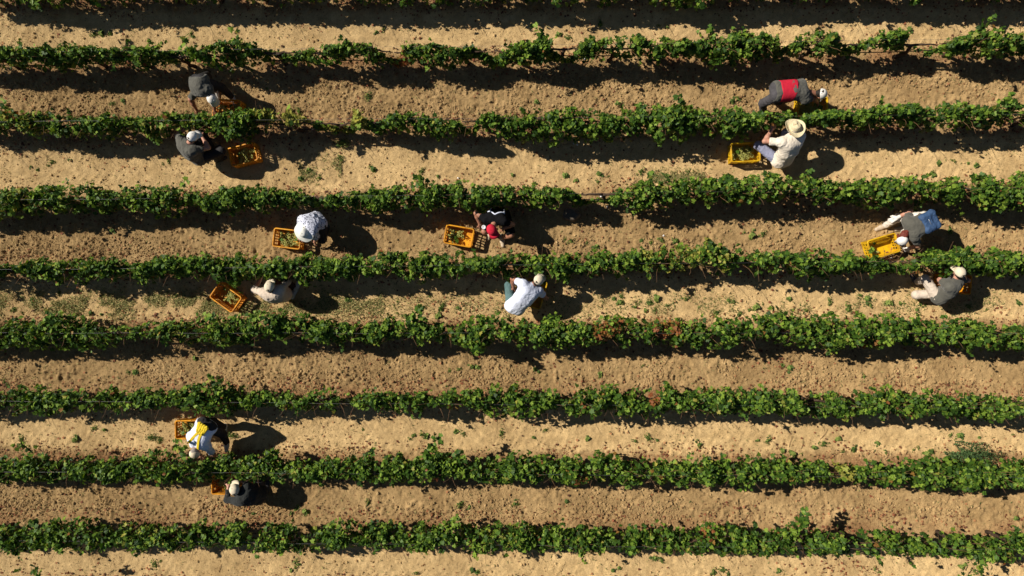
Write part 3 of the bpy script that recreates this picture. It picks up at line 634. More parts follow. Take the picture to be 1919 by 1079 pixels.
def build_scatter():
    # fallen dry leaves: thick along the feet of the rows and in drifts
    n = 26000
    x = rng.uniform(-11.6, 10.6, n * 9); y = rng.uniform(-6.5, 6.5, n * 9); v, d, pale, edge = ground_parts(x, y)
    dens = np.exp(-(d / .27) ** 4) * np.clip((fbm(x, y, .45, 3, 131) - .38) * 5, 0.08, 1) * .8 + .09 * np.clip((fbm(x, y, .5, 3, 135) - .42) * 6, 0.15, 1)
    for (px, py, rx, ry, s) in [(780,716,45,8,1),(1480,590,60,14,.9),(1560,770,20,8,.6),(1640,960,60,14,.9),(1560,1065,60,14,.9),(430,595,80,10,.8),(120,592,120,12,.5),(1380,945,40,8,.7),(1480,682,50,10,.8),(1260,685,20,8,.5),(1700,735,110,12,.8),(1840,840,60,14,.7),(640,960,60,14,.5),(1000,680,30,8,.5),(860,570,120,12,.4),(560,568,50,10,.7),(1850,880-26,40,12,.6)]:
        c = P(px, py); dens = dens + s * np.exp(-((x - c.x) / (rx / 93.)) ** 2 - ((y - c.y) / (ry / 93.)) ** 2)
    keep = rng.random(n * 9) < dens * .75; x, y = x[keep][:n], y[keep][:n]; n = len(x)
    pos = np.stack([x, y, ground_full(x, y) + .016 + rng.random(n) * .014], 1)
    nr = np.stack([rng.normal(0, .4, n), rng.normal(0, .4, n), np.ones(n)], 1)
    o = link('fallen_leaves', leaf_mesh('fallen_leaves', pos, nr, rng.uniform(.016, .052, n) * np.where(rng.random(n) < .5, .7, 1), None, None, (LT, LF), .35, .35), M['dry_leaf'])
    tag(o, 'reddish brown fallen vine leaves scattered along the feet of the rows', 'fallen leaves', kind='stuff')
    # dry grass on the strip below the fourth row, thickest at the left
    n = 24000
    px = np.concatenate([rng.uniform(-60, 720, n), rng.uniform(700, 1930, n // 2), rng.uniform(560, 640, n // 8), rng.uniform(1180, 1320, n // 8)]); 
    py = np.concatenate([rng.normal(572, 15, n), rng.normal(572, 15, n // 2), rng.normal(320, 12, n // 8), rng.normal(333, 8, n // 8)])
    px = np.concatenate([px, rng.uniform(-60, 1980, n)]); py = np.concatenate([py, rng.uniform(-10, 1090, n)])
    q = np.array([P(a, b)[:2] for a, b in zip(px, py)])
    k = (rng.random(len(q)) < np.clip((fbm(q[:, 0], q[:, 1], .40, 3, 151) - .38) * 6, 0.03, 1) * np.where(px < 420, 1., .6)); q = q[k]; n = len(q)
    pos = np.stack([q[:, 0], q[:, 1], ground_full(q[:, 0], q[:, 1]) + .014 + rng.random(n) * .014], 1)
    nr = np.stack([rng.normal(0, .6, n), rng.normal(0, .6, n), np.full(n, .8)], 1)
    yg = np.where(rng.random(n) < .3, 0.0, 0)
    o = link('dry_grass', leaf_mesh('dry_grass', pos, nr, rng.uniform(.02, .075, n), None, yg, (ST * np.array([.5, 1]), SF), .1, .3), M['straw_grass'])
    tag(o, 'short dry yellow-green grass growing mostly below the fourth vine row', 'dry grass', kind='stuff')
build_scatter()
def build_twigs():
    b = MB(); g = np.random.default_rng(77); n = 0
    while n < 420:
        x = g.uniform(-11.4, 10.4); y = g.uniform(-6.3, 6.3); v = float(row_coord(np.array([x]), np.array([y]))[0]); d = abs(v - round(v))
        if g.random() > (.9 if d < .25 else .45): continue
        a = g.uniform(0, 3.14); L = .05 + .22 * g.random() ** 2; z = float(ground_full(np.array([x]), np.array([y]))[0]) + .004; bend = g.normal(0, .25)
        b.tube([(x + math.cos(a + bend * t) * L * t, y + math.sin(a + bend * t) * L * t, z + .012 * math.sin(3 * t)) for t in (0, .35, .7, 1)], [.0045, .004, .0035, .002], 4); n += 1
    tag(link('twigs', b.mesh('twigs'), M['cane']), 'thin brown pruned twigs lying about on the soil strips', 'twigs', kind='stuff')
build_twigs()

# ------------------------------------------------------------------ small things on the ground
def rock():
    g = np.random.default_rng(5); b = MB(); V = []; F = []; nu, nv = 20, 12
    for i in range(nv + 1):
        th = math.pi * i / nv
        for j in range(nu):
            ph = 2 * math.pi * j / nu; d = Vector((math.sin(th) * math.cos(ph), math.sin(th) * math.sin(ph), math.cos(th)))
            r = 1 + .22 * mnoise.noise(d * 1.4 + Vector((3, 1, 2))) + .07 * mnoise.noise(d * 4)
            V.append((d.x * r * .17, d.y * r * .135, d.z * r * .12))
    for i in range(nv):
        for j in range(nu): F.append((i*nu+j, (i+1)*nu+j, (i+1)*nu+(j+1) % nu, i*nu+(j+1) % nu))
    o = link('boulder', py_mesh('boulder', V, F), M['rock']); p = P(1071, 402, .1)
    o.location = (p.x, p.y, gz(p.x, p.y) + .07)
    tag(o, 'dark rounded boulder in the shade below the gap of the third row', 'boulder')
rock()
SCR = [(1126,368,'below the third row, topmost by the gap'),(1136,379,'in the gap of the third vine row'),(1138,388,'in the shade just under the gap of the third row'),(1176,388,'at the leaf edge right of the gap in the third row'),
       (1705,497,'under the leaves left of the cream-capped picker'),(1693,498,'among the leaves below the tilted yellow crate'),(1671,483,'right beside the lower corner of the yellow crate'),
       (822,258,'in the shadow below the second row, left of the middle'),(1075,268,'in the shadow below the second row, right of the middle'),(1082,271,'next to a second one below the second row'),
       (1095,111,'under the first row beside its thin spot'),(1244,441,'on the brown strip below the third row'),(858,333,'on the pale strip above the third row'),(1347,236,'at the lower leaf edge left of the straw hat')]
for i, (px, py, w) in enumerate(SCR):
    g = random.Random(i); V = []; n = 7
    for ring, rr, zz in ((0, 1, .0), (1, .55, .012)):
        for k in range(n): t = 6.283 * k / n; V.append((math.cos(t) * .021 * rr * g.uniform(.6, 1.3), math.sin(t) * .016 * rr * g.uniform(.6, 1.3), zz * g.uniform(.4, 1.6)))
    V.append((0, 0, .010)); F = [(k, (k+1) % n, n+(k+1) % n, n+k) for k in range(n)] + [(n+k, n+(k+1) % n, 2*n) for k in range(n)]
    o = link('paper_scrap', py_mesh('paper_scrap', V, F, False), M['paper']); p = P(px, py, .06)
    o.location = (p.x, p.y, gz(p.x, p.y) + .03); o.rotation_euler = (0, 0, i)
    tag(o, 'tiny crumpled white scrap ' + w, 'scrap', 'white scraps littered along the rows')

# ------------------------------------------------------------------ crates
CL, CW, CH = 0.54, 0.355, 0.29
def crate_meshes():
    w = MB(); t = .008; L2, W2 = CL / 2, CW / 2
    w.box((-L2 + t, -W2 + t, .012), (L2 - t, W2 - t, .022))                    # floor
    for sx in (-1, 1):
        for sy in (-1, 1): w.box((min(sx*L2, sx*(L2-.03)), min(sy*W2, sy*(W2-.008)), 0), (max(sx*L2, sx*(L2-.03)), max(sy*W2, sy*(W2-.008)), CH - .014))
    def wall(axis, sgn):
        half = (L2 - .03) if axis == 'x' else (W2 - .0085)
        off = (W2 if axis == 'x' else L2) * sgn
        def bx(a0, a1, z0, z1):
            lo, hi = min(off, off - sgn * t), max(off, off - sgn * t)
            if axis == 'x': w.box((a0, lo, z0), (a1, hi, z1))
            else: w.box((lo, a0, z0), (hi, a1, z1))
        bx(-half, half, 0, .06); bx(-half, half, .125, .15); bx(-half, half, .215, CH - .014)
        n = 9 if axis == 'x' else 5
        solid = half * .22
        for z0, z1 in ((.06, .125), (.15, .215)):
            bx(-half, -half + solid, z0, z1); bx(half - solid, half, z0, z1)
            span = 2 * (half - solid); p = span / (n + .4)
            for i in range(1, n):
                c = -half + solid + span * i / n; bx(c - p * .24, c + p * .24, z0, z1)
    for s in (-1, 1): wall('x', s); wall('y', s)
    body = w.mesh('crate_body', False)
    # rim: rounded rectangle swept with a rolled lip
    V = []; F = []; path = []; r = .035
    for cx, cy, a0 in ((L2, W2, 0), (-L2, W2, 90), (-L2, -W2, 180), (L2, -W2, 270)):
        for q in range(6):
            a = math.radians(a0 + q * 18); path.append((cx - math.copysign(r, cx), cy - math.copysign(r, cy), math.cos(a), math.sin(a)))
    prof = [(-.009, -.018), (-.010, .000), (-.006, .004), (.010, .004), (.015, 0), (.015, -.016), (.011, -.016), (.010, -.006), (0, -.007), (-.001, -.018)]
    m = len(prof)
    for (cx, cy, dx, dy) in path:
        for (o_, z) in prof: V.append((cx + dx * (r + o_), cy + dy * (r + o_), CH - .003 + z))
    n = len(path)
    for i in range(n):
        for j in range(m): F.append((i*m+j, i*m+(j+1) % m, ((i+1) % n)*m+(j+1) % m, ((i+1) % n)*m+j))
    rim = py_mesh('crate_rim', V, F, False)
    h = MB()
    for s in (-1, 1):                                                            # grip on each short end
        xo = s * (L2 + .0015); h.box((min(xo, xo + s*.012), -.075, CH - .062), (max(xo, xo + s*.012), .075, CH - .040))
    grip = h.mesh('crate_grip', False)
    return body, rim, grip
CRB, CRR, CRG = crate_meshes()

def cluster_mesh(seed):
    g = np.random.default_rng(seed); b = MB()
    s = (1 + 5 ** .5) / 2
    iv = np.array([(-1,s,0),(1,s,0),(-1,-s,0),(1,-s,0),(0,-1,s),(0,1,s),(0,-1,-s),(0,1,-s),(s,0,-1),(s,0,1),(-s,0,-1),(-s,0,1)]); iv /= np.linalg.norm(iv[0])
    ifc = [(0,11,5),(0,5,1),(0,1,7),(0,7,10),(0,10,11),(1,5,9),(5,11,4),(11,10,2),(10,7,6),(7,1,8),(3,9,4),(3,4,2),(3,2,6),(3,6,8),(3,8,9),(4,9,5),(2,4,11),(6,2,10),(8,6,7),(9,8,1)]
    for i in range(58):
        t = (i + g.random()) / 58; rad = .036 * (1 - t * .75) ** .7; a = g.random() * 6.283
        c = np.array([(t - .45) * .17, math.cos(a) * rad, .030 + math.sin(a) * rad * .65])
        b.add(iv * .0098 * g.uniform(.85, 1.1) + c, ifc)
    return b.mesh('grapes')
CLUS = [cluster_mesh(i) for i in range(4)]
stemb = MB(); stemb.tube([(-.115, 0, .04), (-.08, .004, .036), (-.03, 0, .03)], [.004, .003, .0025], 5); STEMM = stemb.mesh('cluster_stem'); STEMM.materials.append(M['stem'])
for me in CLUS: me.materials.append(M['grape'])

CRATES = [  # px, py of the rim's middle, turn of the long side in the photo (deg), colour, fill 0..1, how it is told apart
 (425,204,-3,'orange',.7,'orange crate half hidden under leaves beside the bent picker in grey'),
 (455,289,14,'orange',.35,'orange crate in deep shadow right of the crouching grey-shirted picker'),
 (1523,199,-3,'yellow',.95,'yellow crate under the head of the red-belted picker'),
 (1397,285,2,'yellow',.65,'yellow crate left of the straw-hatted picker'),
 (538,447,-7,'amber',.7,'yellow crate under the hands of the picker in the wide white hat'),
 (860,442,-10,'amber',.35,'bright amber crate, half empty, left of the red-capped picker'),
 (1656,461,17,'yellow',.10,'almost empty yellow crate slanting beside the red-haired picker'),
 (1792,532,-4,'orange',.3,'orange crate in the shade behind the cream-capped picker in beige trousers'),
 (423,557,-35,'orange',.45,'orange crate lying askew left of the kneeling picker in beige'),
 (1002,550,74,'yellow',.4,'yellow crate almost hidden under the picker in the white shirt'),
 (354,805,1,'orange',.9,'orange crate heaped with grapes beside the picker with yellow braces'),
 (422,909,0,'orange',.7,'orange crate poking out under the leaves left of the picker in black'),
]
NICK = ['half hidden orange crate', 'orange crate in deep shadow', 'yellow crate under the red-belted picker', 'yellow crate by the straw-hatted picker', 'yellow crate under the wide white hat',
 'bright amber crate', 'almost empty yellow crate', 'orange crate behind the beige-trousered picker', 'askew orange crate', 'hidden yellow crate', 'heaped orange crate by the yellow braces', 'orange crate by the picker in black']
for ci, (px, py, ang, colr, fill, lab) in enumerate(CRATES):
    p = P(px, py, CH); z = gz(p.x, p.y); g = random.Random(ci + 3)
    root = empty('crate', (p.x, p.y, z + .012), math.radians(ang))
    for nm, me in (('crate_body', CRB), ('rim', CRR), ('grip', CRG)):
        c = bpy.data.objects.new(nm, me.copy()); COL.objects.link(c); c.data.materials.append(M[colr]); c.parent = root
    tag(root, lab, 'crate', 'grape picking crates')
    short = NICK[ci]
    nC = int(6 + fill * 22)
    for i in range(nC):
        x = g.uniform(-.19, .19); y = g.uniform(-.105, .105)
        if fill < .4: x = -abs(x) if ci == 5 else x
        if ci == 5: x = g.uniform(-.19, .02)
        if ci == 6: x = g.uniform(-.2, -.08); y = g.uniform(-.11, 0)
        if ci == 8: x = g.uniform(-.02, .14)
        layer = i / max(nC - 1, 1)
        q = Vector((x, y, 0)); q.rotate(root.rotation_euler)
        o = empty('grape_cluster', (p.x + q.x, p.y + q.y, z + .04 + layer * fill * .19), g.uniform(0, 6.28))
        o.rotation_euler = (g.uniform(-.3, .3), g.uniform(-.3, .3), g.uniform(0, 6.28)); s = g.uniform(.85, 1.1); o.scale = (s, s, s)
        m_ = bpy.data.objects.new('grapes', CLUS[i % 4]); COL.objects.link(m_); m_.parent = o
        m_ = bpy.data.objects.new('stem', STEMM); COL.objects.link(m_); m_.parent = o
        tag(o, 'pale green grape cluster in the ' + short, 'grape cluster', 'grapes in the ' + short)
    # a few leaves picked along with the grapes
    nl = int(1 + fill * 4)
    for i in range(nl):
        x = g.uniform(-.18, .18) if ci not in (5, 6) else g.uniform(-.2, -.02); y = g.uniform(-.1, .1)
        q = Vector((x, y, 0)); q.rotate(root.rotation_euler)
        n3 = 1
        o = link('vine_leaf', leaf_mesh('vine_leaf', np.zeros((1, 3)), np.array([[g.uniform(-.4, .4), g.uniform(-.4, .4), 1.]]), np.array([g.uniform(.06, .09)])), M['vine_leaf'])
        o.location = (p.x + q.x, p.y + q.y, z + .09 + fill * .19 + g.uniform(0, .02))
        tag(o, 'loose green leaf on the grapes in the ' + short, 'leaf', 'leaves in the ' + short)

# ------------------------------------------------------------------ people: smooth bodies from distance fields
class Field:
    """smooth union of tapered limbs; meshed by surface nets so each piece is one skin"""
    def __init__(s): s.p = []
    def cone(s, a, b, ra, rb, k=.03, flat=False): s.p.append(('c', np.array(a, float), np.array(b, float), ra, rb, k, flat)); return s
    def ball(s, c, r, k=.03): return s.cone(c, np.array(c) + 1e-5, r, r, k)
    def ell(s, c, R, rad, k=.03): s.p.append(('e', np.array(c, float), np.array(R, float), np.array(rad, float), None, k, False)); return s
    def cut(s, c, n): s.p.append(('x', np.array(c, float), np.array(n, float), 0, 0, 0, False)); return s
    def mesh(s, name, vox, origin):
        lo = np.full(3, 1e9); hi = -lo
        for q in s.p:
            if q[0] == 'c':
                r = max(q[3], q[4]); lo = np.minimum(lo, np.minimum(q[1], q[2]) - r); hi = np.maximum(hi, np.maximum(q[1], q[2]) + r)
            elif q[0] == 'e':
                r = q[3].max(); lo = np.minimum(lo, q[1] - r); hi = np.maximum(hi, q[1] + r)
        lo -= .05; hi += .05; n = np.ceil((hi - lo) / vox).astype(int) + 1
        ax = [lo[i] + np.arange(n[i]) * vox for i in range(3)]
        D = np.full(n, .5, dtype=np.float32)
        for q in s.p:
            if q[0] == 'x':
                D = np.maximum(D, ((ax[0] - q[1][0]) * q[2][0])[:, None, None] + ((ax[1] - q[1][1]) * q[2][1])[None, :, None] + ((ax[2] - q[1][2]) * q[2][2])[None, None, :]).astype(np.float32); continue
            k = q[5]; mg = k + 2.5 * vox
            if q[0] == 'c': r = max(q[3], q[4]) + mg; l, h = np.minimum(q[1], q[2]) - r, np.maximum(q[1], q[2]) + r
            else: r = q[3].max() + mg; l, h = q[1] - r, q[1] + r
            i0 = np.maximum(((l - lo) / vox).astype(int), 0); i1 = np.minimum(((h - lo) / vox).astype(int) + 2, n)
            x = ax[0][i0[0]:i1[0]][:, None, None]; y = ax[1][i0[1]:i1[1]][None, :, None]; z = ax[2][i0[2]:i1[2]][None, None, :]
            if q[0] == 'c':
                a, b = q[1], q[2]; ab = b - a; L2 = float(ab @ ab)
                px, py, pz = x - a[0], y - a[1], z - a[2]
                t0 = (px * ab[0] + py * ab[1] + pz * ab[2]) / max(L2, 1e-12); t = np.clip(t0, 0, 1)
                d = np.sqrt((px - t * ab[0]) ** 2 + (py - t * ab[1]) ** 2 + (pz - t * ab[2]) ** 2) - (q[3] + (q[4] - q[3]) * t)
                if q[6]: d = np.maximum(d, (t0 - 1) * math.sqrt(L2))
            else:
                R = q[2]; px, py, pz = x - q[1][0], y - q[1][1], z - q[1][2]
                e = [(px * R[i][0] + py * R[i][1] + pz * R[i][2]) / q[3][i] for i in range(3)]
                d = (np.sqrt(e[0] ** 2 + e[1] ** 2 + e[2] ** 2) - 1) * q[3].min()
            sub = D[i0[0]:i1[0], i0[1]:i1[1], i0[2]:i1[2]]
            hh = np.clip(.5 + .5 * (d - sub) / k, 0, 1)
            D[i0[0]:i1[0], i0[1]:i1[1], i0[2]:i1[2]] = d * (1 - hh) + sub * hh - k * hh * (1 - hh)
        inside = D < 0
        c8 = [(i, j, k) for i in (0, 1) for j in (0, 1) for k in (0, 1)]
        sl = lambda A, o: A[o[0]:n[0]-1+o[0], o[1]:n[1]-1+o[1], o[2]:n[2]-1+o[2]]
        cntI = sum(sl(inside, o).astype(np.int8) for o in c8); act = (cntI > 0) & (cntI < 8)
        ci = np.argwhere(act); idx = np.full(act.shape, -1, dtype=np.int64); idx[act] = np.arange(len(ci))
        acc = np.zeros((len(ci), 3)); w = np.zeros(len(ci))
        vals = {o: D[ci[:, 0]+o[0], ci[:, 1]+o[1], ci[:, 2]+o[2]] for o in c8}
        for o in c8:
            for axn in range(3):
                if o[axn] == 1: continue
                o2 = list(o); o2[axn] = 1; o2 = tuple(o2); va, vb = vals[o], vals[o2]; cr = (va < 0) != (vb < 0)
                t = np.where(cr, va / np.where(cr, va - vb, 1), 0); p = np.tile(np.array(o, float), (len(ci), 1)); p[:, axn] += t
                acc += p * cr[:, None]; w += cr
        V = lo + (ci + acc / w[:, None]) * vox
        quads = []
        for axn in range(3):
            a2, a3 = (axn + 1) % 3, (axn + 2) % 3
            A = np.take(inside, range(n[axn]-1), axn); B = np.take(inside, range(1, n[axn]), axn)
            e = np.argwhere(A != B); e = e[(e[:, a2] > 0) & (e[:, a3] > 0) & (e[:, a2] < n[a2]-1) & (e[:, a3] < n[a3]-1)]
            fl = A[e[:, 0], e[:, 1], e[:, 2]]
            def at(da, db):
                g = e.copy(); g[:, a2] -= da; g[:, a3] -= db; return idx[g[:, 0], g[:, 1], g[:, 2]]
            Q = np.stack([at(1, 1), at(0, 1), at(0, 0), at(1, 0)], 1); Q[~fl] = Q[~fl][:, ::-1]; quads.append(Q)
        Q = np.concatenate(quads); Q = Q[(Q >= 0).all(1)]
        return np_mesh(name, V - np.array(origin), Q, np.arange(len(Q)) * 4)

def wrinkle(me, amp, sc, seed):
    n = len(me.vertices); co = np.empty(n * 3, np.float32); me.vertices.foreach_get('co', co); co = co.reshape(-1, 3)
    nr = np.empty(n * 3, np.float32); me.vertices.foreach_get('normal', nr); nr = nr.reshape(-1, 3)
    off = Vector((seed * 3.7, seed * 1.9, seed))
    d = np.array([mnoise.noise(Vector((c[0] * sc, c[1] * sc * .7, c[2] * sc)) + off) + .5 * mnoise.noise(Vector(c) * (sc * 2.3) + off) for c in co])
    d = 1 - 2 * np.abs(d)                               # ridges, like folds
    co += nr * (d * amp)[:, None].astype(np.float32); me.vertices.foreach_set('co', co.ravel()); me.update()

def nz(v): v = np.array(v, float); return v / (np.linalg.norm(v) + 1e-9)
def ik(a, t, l1, l2, hint):
    a, t = np.array(a, float), np.array(t, float); d = t - a; L = np.linalg.norm(d)
    if L > .985 * (l1 + l2): t = a + d / L * .985 * (l1 + l2); d = t - a; L = np.linalg.norm(d)
    L = max(L, .12); u = nz(d); x = (l1 * l1 - l2 * l2 + L * L) / (2 * L); h = math.sqrt(max(l1 * l1 - x * x, 0))
    hp = np.array(hint, float); hp = hp - u * (hp @ u)
    return a + u * x + nz(hp) * h, t

def frame(u, f):
    u = nz(u); f = np.array(f, float); f = nz(f - u * (f @ u)); return np.array([np.cross(f, u), f, u])   # right, face, up

def lathe_grid(name, fn, nu, nv):
    V = []; F = []
    for i in range(nv + 1):
        for j in range(nu): V.append(fn(i / nv, 2 * math.pi * j / nu))
    for i in range(nv):
        for j in range(nu): F.append((i*nu+j, i*nu+(j+1) % nu, (i+1)*nu+(j+1) % nu, (i+1)*nu+j))
    return py_mesh(name, V, F)
def solid(o, t):
    m = o.modifiers.new('thickness', 'SOLIDIFY'); m.thickness = t; m.offset = 0

def add_hat(root, base, hc, R, kind, mat, hole=False, button=True):
    """hat parts in the head's frame; hc = centre of the skull"""
    fr = Matrix((tuple(R[0]), tuple(R[1]), tuple(R[2]))).transposed().to_4x4(); fr.translation = Vector(hc - base)
    if kind == 'cap':
        def crown(v, a):
            th = v * math.pi * .5 + .02; r = math.sin(min(th, math.pi / 2)) ** .85
            wob = 1 + .012 * math.cos(6 * a)
            return (.094 * r * math.cos(a) * wob, .108 * r * math.sin(a) * wob - .008, .100 * math.cos(th) + .022)
        c = link('cap', lathe_grid('cap', crown, 36, 12), mat, root); c.matrix_local = fr; solid(c, .004)
        V = []; n = 14
        for i in range(n + 1):
            a = math.pi * (.10 + .80 * i / n); cx, cy = math.cos(a), math.sin(a)
            V.append((.092 * cx, .104 * cy - .008, .024)); V.append((.098 * cx, .100 + .085 * cy ** .7 - .01, .020 - .030 * cx * cx))
        F = [(2*i, 2*i+1, 2*i+3, 2*i+2) for i in range(n)]
        b = link('brim', py_mesh('brim', V, F), mat, c); solid(b, .005)
        if button:
            bm = Field().ball((0, -.008, .122), .010).mesh('button', .004, (0, 0, 0)); link('button', bm, mat, c)
        if hole:
            V = []; n = 12                       # strap opening at the back: hair shows in an arch
            for i in range(n + 1):
                a = math.pi * i / n; x = .044 * math.cos(a); z = .038 + .044 * math.sin(a)
                zz = min((z - .022) / .100, 1); rr = math.sin(math.acos(zz)) ** .85
                yy = -.108 * math.sqrt(max(rr * rr - (x / .094) ** 2, 0)) - .0125; V.append((x, yy, z))
            V.append((0, -.108 * math.sin(math.acos(.18)) ** .85 - .011, .042))
            F = [(i, i+1, n+1) for i in range(n)]
            link('strap_opening', py_mesh('strap_opening', V, F), M['hair_dark'], c)
        return c
    if kind == 'straw':
        def prof(v, a):
            ca, sa = math.cos(a), math.sin(a)
            if v < .45:                          # crown with pinched top
                t = v / .45; r = .092 * min(1, (t * 1.25) ** .5); z = .135 - .055 * max(0, t - .55) / .45 * 2.0 * .9
                z -= .030 * (1 - t) * (1 - abs(sa)) if t < .6 else 0
                return (r * ca * .92, r * sa * 1.12, z - .02 * t + .01)
            t = (v - .45) / .55; r = .092 + .100 * t
            return (r * ca * (1 - .07 * t), r * sa * 1.06, .028 + .060 * t * t * ca * ca - .018 * t * sa * sa + .004 * math.sin(5 * a) * t)
        h = link('straw_hat', lathe_grid('straw_hat', prof, 48, 24), mat, root); h.matrix_local = fr; solid(h, .005)
        bd = MB(); bd.tube([(.092 * .94 * math.cos(t), .104 * math.sin(t), .046) for t in np.linspace(0, 2 * math.pi, 33)], .006, 6)
        link('hat_band', bd.mesh('hat_band'), M['cream_cap'], h); return h
    if kind == 'wide':
        def prof(v, a):
            wv = 1 + .02 * math.sin(3 * a + .6) + .012 * math.sin(7 * a)
            if v < .5:
                t = v / .5; r = .098 * t ** .6; z = .128 - .075 * t ** 2.2
            else:
                t = (v - .5) / .5; r = .098 + .100 * t; z = .053 - .050 * t + .010 * math.sin(2 * a + 1) * t
            return (r * math.cos(a) * wv, r * math.sin(a) * 1.05 * wv, z)
        h = link('sun_hat', lathe_grid('sun_hat', prof, 48, 24), mat, root); h.matrix_local = fr; solid(h, .005)
        link('button', Field().ball((0, 0, .131), .012).mesh('button', .004, (0, 0, 0)), mat, h); return h
    if kind == 'beanie':
        def prof(v, a):
            th = v * math.pi * .55 + .02
            return (.094 * math.sin(th) ** .8 * math.cos(a), .108 * math.sin(th) ** .8 * math.sin(a) - .006, .100 * math.cos(th) + .02 + .003 * math.sin(9 * a) * v)
        c = link('cap', lathe_grid('cap', prof, 36, 14), mat, root); c.matrix_local = fr; solid(c, .004)
        V = []; n = 12
        for i in range(n + 1):
            a = math.pi * (.16 + .68 * i / n); cx, cy = math.cos(a), math.sin(a)
            V.append((.092 * cx, .104 * cy - .006, .018)); V.append((.090 * cx, .100 + .05 * cy ** .7 - .01, .010 - .02 * cx * cx))
        link('brim', py_mesh('brim', V, [(2*i, 2*i+1, 2*i+3, 2*i+2) for i in range(n)]), mat, c).modifiers.new('thickness', 'SOLIDIFY').thickness = .005
        return c

